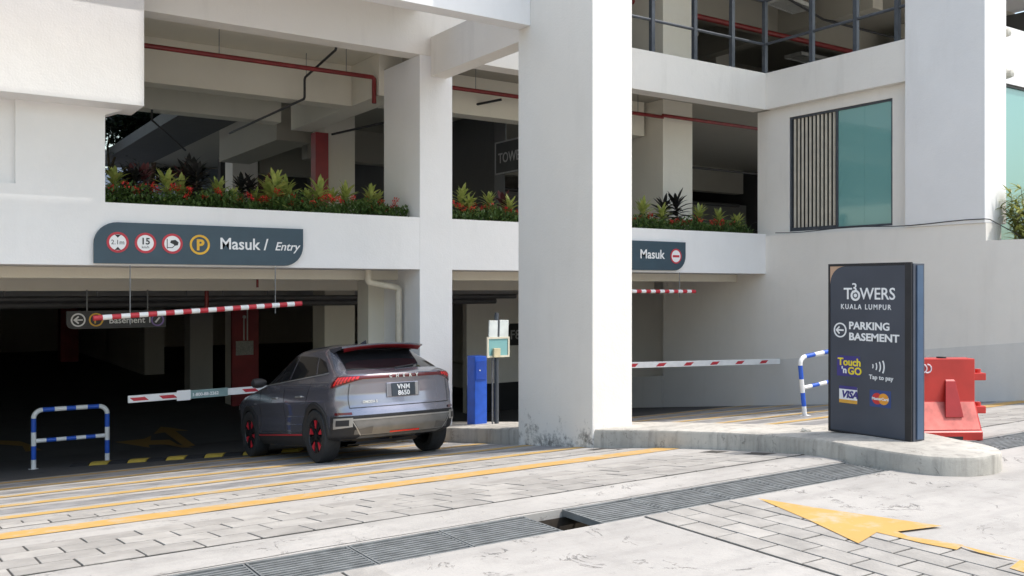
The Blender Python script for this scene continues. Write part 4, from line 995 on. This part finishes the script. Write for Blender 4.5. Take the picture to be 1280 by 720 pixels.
for k in range(1):
    a = .3+2*PI/10
    q = [(.10*math.cos(a-.12), .10*math.sin(a-.12)), (.212*math.cos(a-.20), .212*math.sin(a-.20)), (.212*math.cos(a+.20), .212*math.sin(a+.20)), (.10*math.cos(a+.12), .10*math.sin(a+.12))]
    ac.prism([(x, .075, z) for x, z in q], (0, .018, 0))
acm = ac.mesh('accent'); acm.materials.append(ACC)
for ax in (AXR, AXF):
    for s in (1, -1):
        wh = empty('wheel', (ax, s*.795, WR)); wh.parent = CAR; wh.rotation_euler = (0, random.uniform(0, 1), 0 if s > 0 else PI)
        for nm, me_ in (('tyre', ty), ('rim', rmm), ('accent', acm)):
            for k in range(5 if nm == 'accent' else 1):
                o = bpy.data.objects.new(nm, me_); COL.objects.link(o); o.parent = wh; o.rotation_euler = (0, k*2*PI/5, 0)
def dup_car(loc, rot, label):
    c = CAR.copy(); COL.objects.link(c); c.location = loc; c.rotation_euler = rot; c['label'] = label
    bk = plain('black_car_paint', (.012, .012, .014), .25, .2, .05, 3., 0, .8)
    for ch in list(CAR.children):
        if ch.name.startswith(('lettering', 'fender', 'red_sill')): continue
        d = ch.copy(); COL.objects.link(d); d.parent = c
        if ch.name.startswith(('body', 'spoiler', 'plate_recess')):
            d.material_slots[0].link = 'OBJECT'; d.material_slots[0].material = bk
        for g in list(ch.children):
            q = g.copy(); COL.objects.link(q); q.parent = d
    return c
PB = dup_car((3.4, 42.8, gz(30)), (0, 0, math.radians(185)), 'black car parked deep in the dark garage beside the far wall')
# shift the mesh origin: the Empty stands on the ground under the rear axle
Rz = Euler((0, math.atan(.12), math.radians(90.5))).to_matrix()
CARP = Vector((5.50, 11.46, gz(11.46)+.004))
CAR.rotation_euler = (0, math.atan(.12), math.radians(90.5)); CAR.location = CARP-Rz @ Vector((AXR, 0, 0))

# ------------------------------------------------------------------ plants
LGREEN = leaf('dracaena_leaf', (.16, .24, .05), (.52, .55, .17)); LDARK = leaf('dark_cordyline_leaf', (.012, .016, .014), (.035, .03, .03), .1)
LRED = leaf('red_cordyline_leaf', (.09, .025, .03), (.16, .06, .06), .2); LHEDGE = leaf('hedge_leaf', (.035, .075, .018), (.11, .18, .045), .2); LTREE = leaf('tree_leaf', (.008, .018, .008), (.03, .05, .018), .15)
LBAM = leaf('bamboo_leaf', (.10, .13, .03), (.30, .32, .09)); STEMM = plain('plant_stem', (.12, .09, .05), .8); FLOW = plain('red_petals', (.62, .04, .03), .6, 0, .3, 30.)
def strap_leaf(m, base, az, el, L, wd, droop, rnd):
    d = Vector((math.cos(az)*math.cos(el), math.sin(az)*math.cos(el), math.sin(el))); side = Vector((-math.sin(az), math.cos(az), 0))
    p = Vector(base); n = 4; vs = []
    for k in range(n+1):
        t = k/n; ww = wd*(.35+.9*math.sin(PI*min(1, .15+t*.85)))*(1-.0*t) if k < n else .002
        up = d.cross(side).normalized()
        vs += [p+side*ww/2+up*(-.12*ww), p, p-side*ww/2+up*(-.12*ww)]
        p = p+d*(L/n); d = (d+Vector((0, 0, -droop/n))).normalized()
    m.add(vs, [(k*3+i, k*3+i+1, k*3+4+i, k*3+3+i) for k in range(n) for i in range(2)])
def rosette_plant(seed, hgt, nl, L, wd, heads=1, lean=.1, dens=.6):
    random.seed(seed); f = MB(); st = MB()
    for h_ in range(heads):
        bx, by = random.uniform(-.06, .06)*heads, random.uniform(-.05, .05)*heads; H = hgt*random.uniform(.75, 1.05)
        tx, ty_ = bx+random.uniform(-lean, lean), by+random.uniform(-lean, lean)
        st.tube([(bx, by, -.05), ((bx+tx)/2, (by+ty_)/2, H*.5), (tx, ty_, H)], [.014, .012, .009], 6)
        for k in range(nl):
            t = k/nl; z = H*(1-dens*(1-t)); x = bx+(tx-bx)*z/H; y = by+(ty_-by)*z/H
            strap_leaf(f, (x, y, z), k*2.399+random.uniform(-.3, .3), -.1+1.25*t**1.3+random.uniform(-.15, .15), L*random.uniform(.75, 1.1)*(1-.25*t), wd*random.uniform(.8, 1.2), random.uniform(.5, 1.1), 0)
    return st.mesh('stem', 0, True), f.mesh('foliage', 0, True, False)
KIND = {
 'green': ([rosette_plant(s, .50, 52, .30, .052, 1, .06, .85) for s in (1, 2, 3, 4)], LGREEN, 'variegated_dracaena', 'shrub'),
 'dark': ([rosette_plant(s, .70, 36, .46, .07, 1, .1, .6) for s in (11, 12)], LDARK, 'dark_cordyline', 'shrub'),
 'red': ([rosette_plant(s, .80, 26, .42, .085, 1, .12, .45) for s in (21, 22)], LRED, 'red_cordyline', 'shrub'),
}
for k, (ms, mt, nm, ct) in KIND.items():
    for (a, b) in ms: a.materials.append(STEMM); b.materials.append(mt)
def plant(kind, x, y, z, s, label, group):
    ms, mt, nm, ct = KIND[kind]; a, b = random.choice(ms)
    e = empty(nm, (x, y, z), label, ct, group); e.rotation_euler = (random.uniform(-.16, .16), random.uniform(-.16, .16), random.uniform(0, 6.3)); e.scale = (s, s, s*random.uniform(.92, 1.1))
    for n_, me_ in (('stem', a), ('foliage', b)):
        o = bpy.data.objects.new(n_, me_); COL.objects.link(o); o.parent = e
random.seed(5)
def atp(px, Y): d = ray(px, 360); return d.x*Y/d.y
SZ = 2.76
GL = ('yellow-green strappy dracaena in the podium planter above the long entrance sign', 'dracaenas in the left planter')
for px in (143, 212, 224, 262, 275, 288, 318, 330, 344, 362, 366, 392, 398, 425, 438, 455, 462): plant('green', atp(px, 14.18+random.uniform(-.12, .2)), 14.18+random.uniform(-.12, .2), SZ, random.uniform(.72, 1.15), *GL)
for px in (578, 583, 612, 637): plant('green', atp(px, 14.1), 14.1, SZ, random.uniform(.8, 1.1), 'yellow-green dracaena in the planter between pillar and front column', 'dracaenas in the middle planter')
for px in (800, 826, 872, 898, 921): plant('green', atp(px, 14.15), 14.15, SZ, random.uniform(.95, 1.15), 'yellow-green dracaena in the planter above the Masuk sign', 'dracaenas in the right planter')
for px in (158, 165, 240, 247, 300, 312): plant('dark', atp(px, 14.45), 14.45, SZ, random.uniform(.72, .95), 'dark leaved cordyline behind the dracaenas in the left planter', 'dark cordylines in the left planter')
for px in (822, 848, 960): plant('dark', atp(px, 14.45), 14.45, SZ, random.uniform(.95, 1.15), 'dark spiky cordyline in the planter above the Masuk sign', 'dark cordylines in the right planter')
for px in (172, 182, 246, 322): plant('red', atp(px, 14.5), 14.5, SZ, random.uniform(.75, .95), 'reddish cordyline standing tall at the back of the left planter', 'red cordylines in the left planter')
plant('red', atp(638, 14.45), 14.45, SZ, .9, 'reddish cordyline below the hanging TOWER sign', None)
# low hedge and its red flower heads
def hedge(x0, x1, label):
    m = MB(); fl = MB(); n = int((x1-x0)*1700)
    def leafq(mm, p, s, al=None):
        a = random.uniform(0, 6.3); t = random.uniform(.1, 1.2); d = Vector((math.cos(a)*math.cos(t), math.sin(a)*math.cos(t), math.sin(t))); sd_ = Vector((-math.sin(a), math.cos(a), 0))
        mm.add([p, p+d*s*.5+sd_*s*.22, p+d*s, p+d*s*.5-sd_*s*.22], [(0, 1, 2, 3)])
    for k in range(n):
        x = random.uniform(x0, x1); y = 13.80+.60*random.random()**1.3; hh = .10+.07*math.sin(x*5.1)+.05*math.sin(x*13.7+y*9)
        leafq(m, Vector((x, y-.02, SZ+random.uniform(-.02, .13+max(0, hh)))), random.uniform(.05, .10))
    tag(m.build('foliage', LHEDGE, None, fixn=False), label, 'hedge', kind='stuff').name = 'low_hedge'
    cl = 0; x = x0+.12
    while x < x1-.1:
        if random.random() < .9:
            y = random.uniform(13.84, 14.2); z = SZ+random.uniform(.17, .34)
            for q in range(26):
                v = Vector((random.gauss(0, 1), random.gauss(0, 1), random.gauss(.5, .8))).normalized()*random.uniform(.03, .06)
                leafq(fl, Vector((x, y, z))+v, .05)
        x += random.uniform(.04, .13)
    tag(fl.build('red_flowers', FLOW, None, fixn=False), 'small red flower heads dotted over '+label.split(' along')[0].replace('low ', 'the low '), 'flowers', kind='stuff')
hedge(2.42, 7.2, 'low green hedge along the left planter edge'); hedge(7.87, 13.0, 'low green hedge along the middle planter edge'); hedge(13.0, 15.6, 'low green hedge along the right planter edge')
# bamboo-like clump on the wall at the right
def clump(x, y, z, H, n, label, seed):
    random.seed(seed); e = empty('leafy_clump', (x, y, z), label, 'shrub'); st = MB(); f = MB()
    for k in range(n):
        a = random.uniform(0, 6.3); l = H*random.uniform(.5, 1.05); top = Vector((x+math.cos(a)*.45*random.random(), y+math.sin(a)*.45*random.random(), z+l)); b = Vector((x+random.uniform(-.2, .2), y+random.uniform(-.2, .2), z-.03))
        st.tube([b, (b+top)/2+Vector((0, 0, .05)), top], [.008, .006, .003], 5)
        for q in range(44): p = b+(top-b)*random.uniform(.15, 1); strap_leaf(f, p, random.uniform(0, 6.3), random.uniform(-.2, .9), random.uniform(.12, .26), .034, random.uniform(.3, 1.), 0)
    st.build('stems', STEMM, e); f.build('foliage', LBAM, e, fixn=False)
clump(16.25, 8.25, 2.38, 1.0, 16, 'leafy yellow-green clump on the wall top touching the wing column', 41)
clump(16.75, 8.1, 2.38, 1.15, 18, 'leafy yellow-green clump before the teal window at the wall top', 42)
clump(17.4, 8.2, 2.38, 1.1, 16, 'leafy clump on the wall top farthest from the wing column', 43)
# tree behind the podium
random.seed(9); e = empty('tree', (6.6, 31.6, 2.25), 'dark leafy tree behind the open podium', 'tree')
tk = MB(); f = MB(); tips = []
def branch(p, d, L, r, lv):
    q = p+d*L; mid = (p+q)/2+Vector((random.uniform(-.1, .1), random.uniform(-.1, .1), 0))*L*.4
    tk.tube([p, mid, q], [r, r*.8, r*.6], 7)
    if lv == 0: tips.append(q); return
    if lv < 3: tips.append(q)
    for k in range(3 if lv > 1 else 4):
        a = random.uniform(0, 6.3); nd = (d+Vector((math.cos(a), math.sin(a), random.uniform(-.25, .35)))*random.uniform(.6, 1.0)).normalized(); branch(q, nd, L*random.uniform(.6, .8), r*.55, lv-1)
branch(Vector((6.6, 31.6, 2.2)), Vector((.05, 0, 1)), 2.1, .17, 4)
for t in tips:
    for k in range(60):
        p = t+Vector((random.gauss(0, .33), random.gauss(0, .33), random.gauss(0, .25))); strap_leaf(f, p, random.uniform(0, 6.3), random.uniform(-.6, .6), random.uniform(.16, .28), .07, .4, 0)
tk.build('trunk', STEMM, e); f.build('crown', LTREE, e, fixn=False)
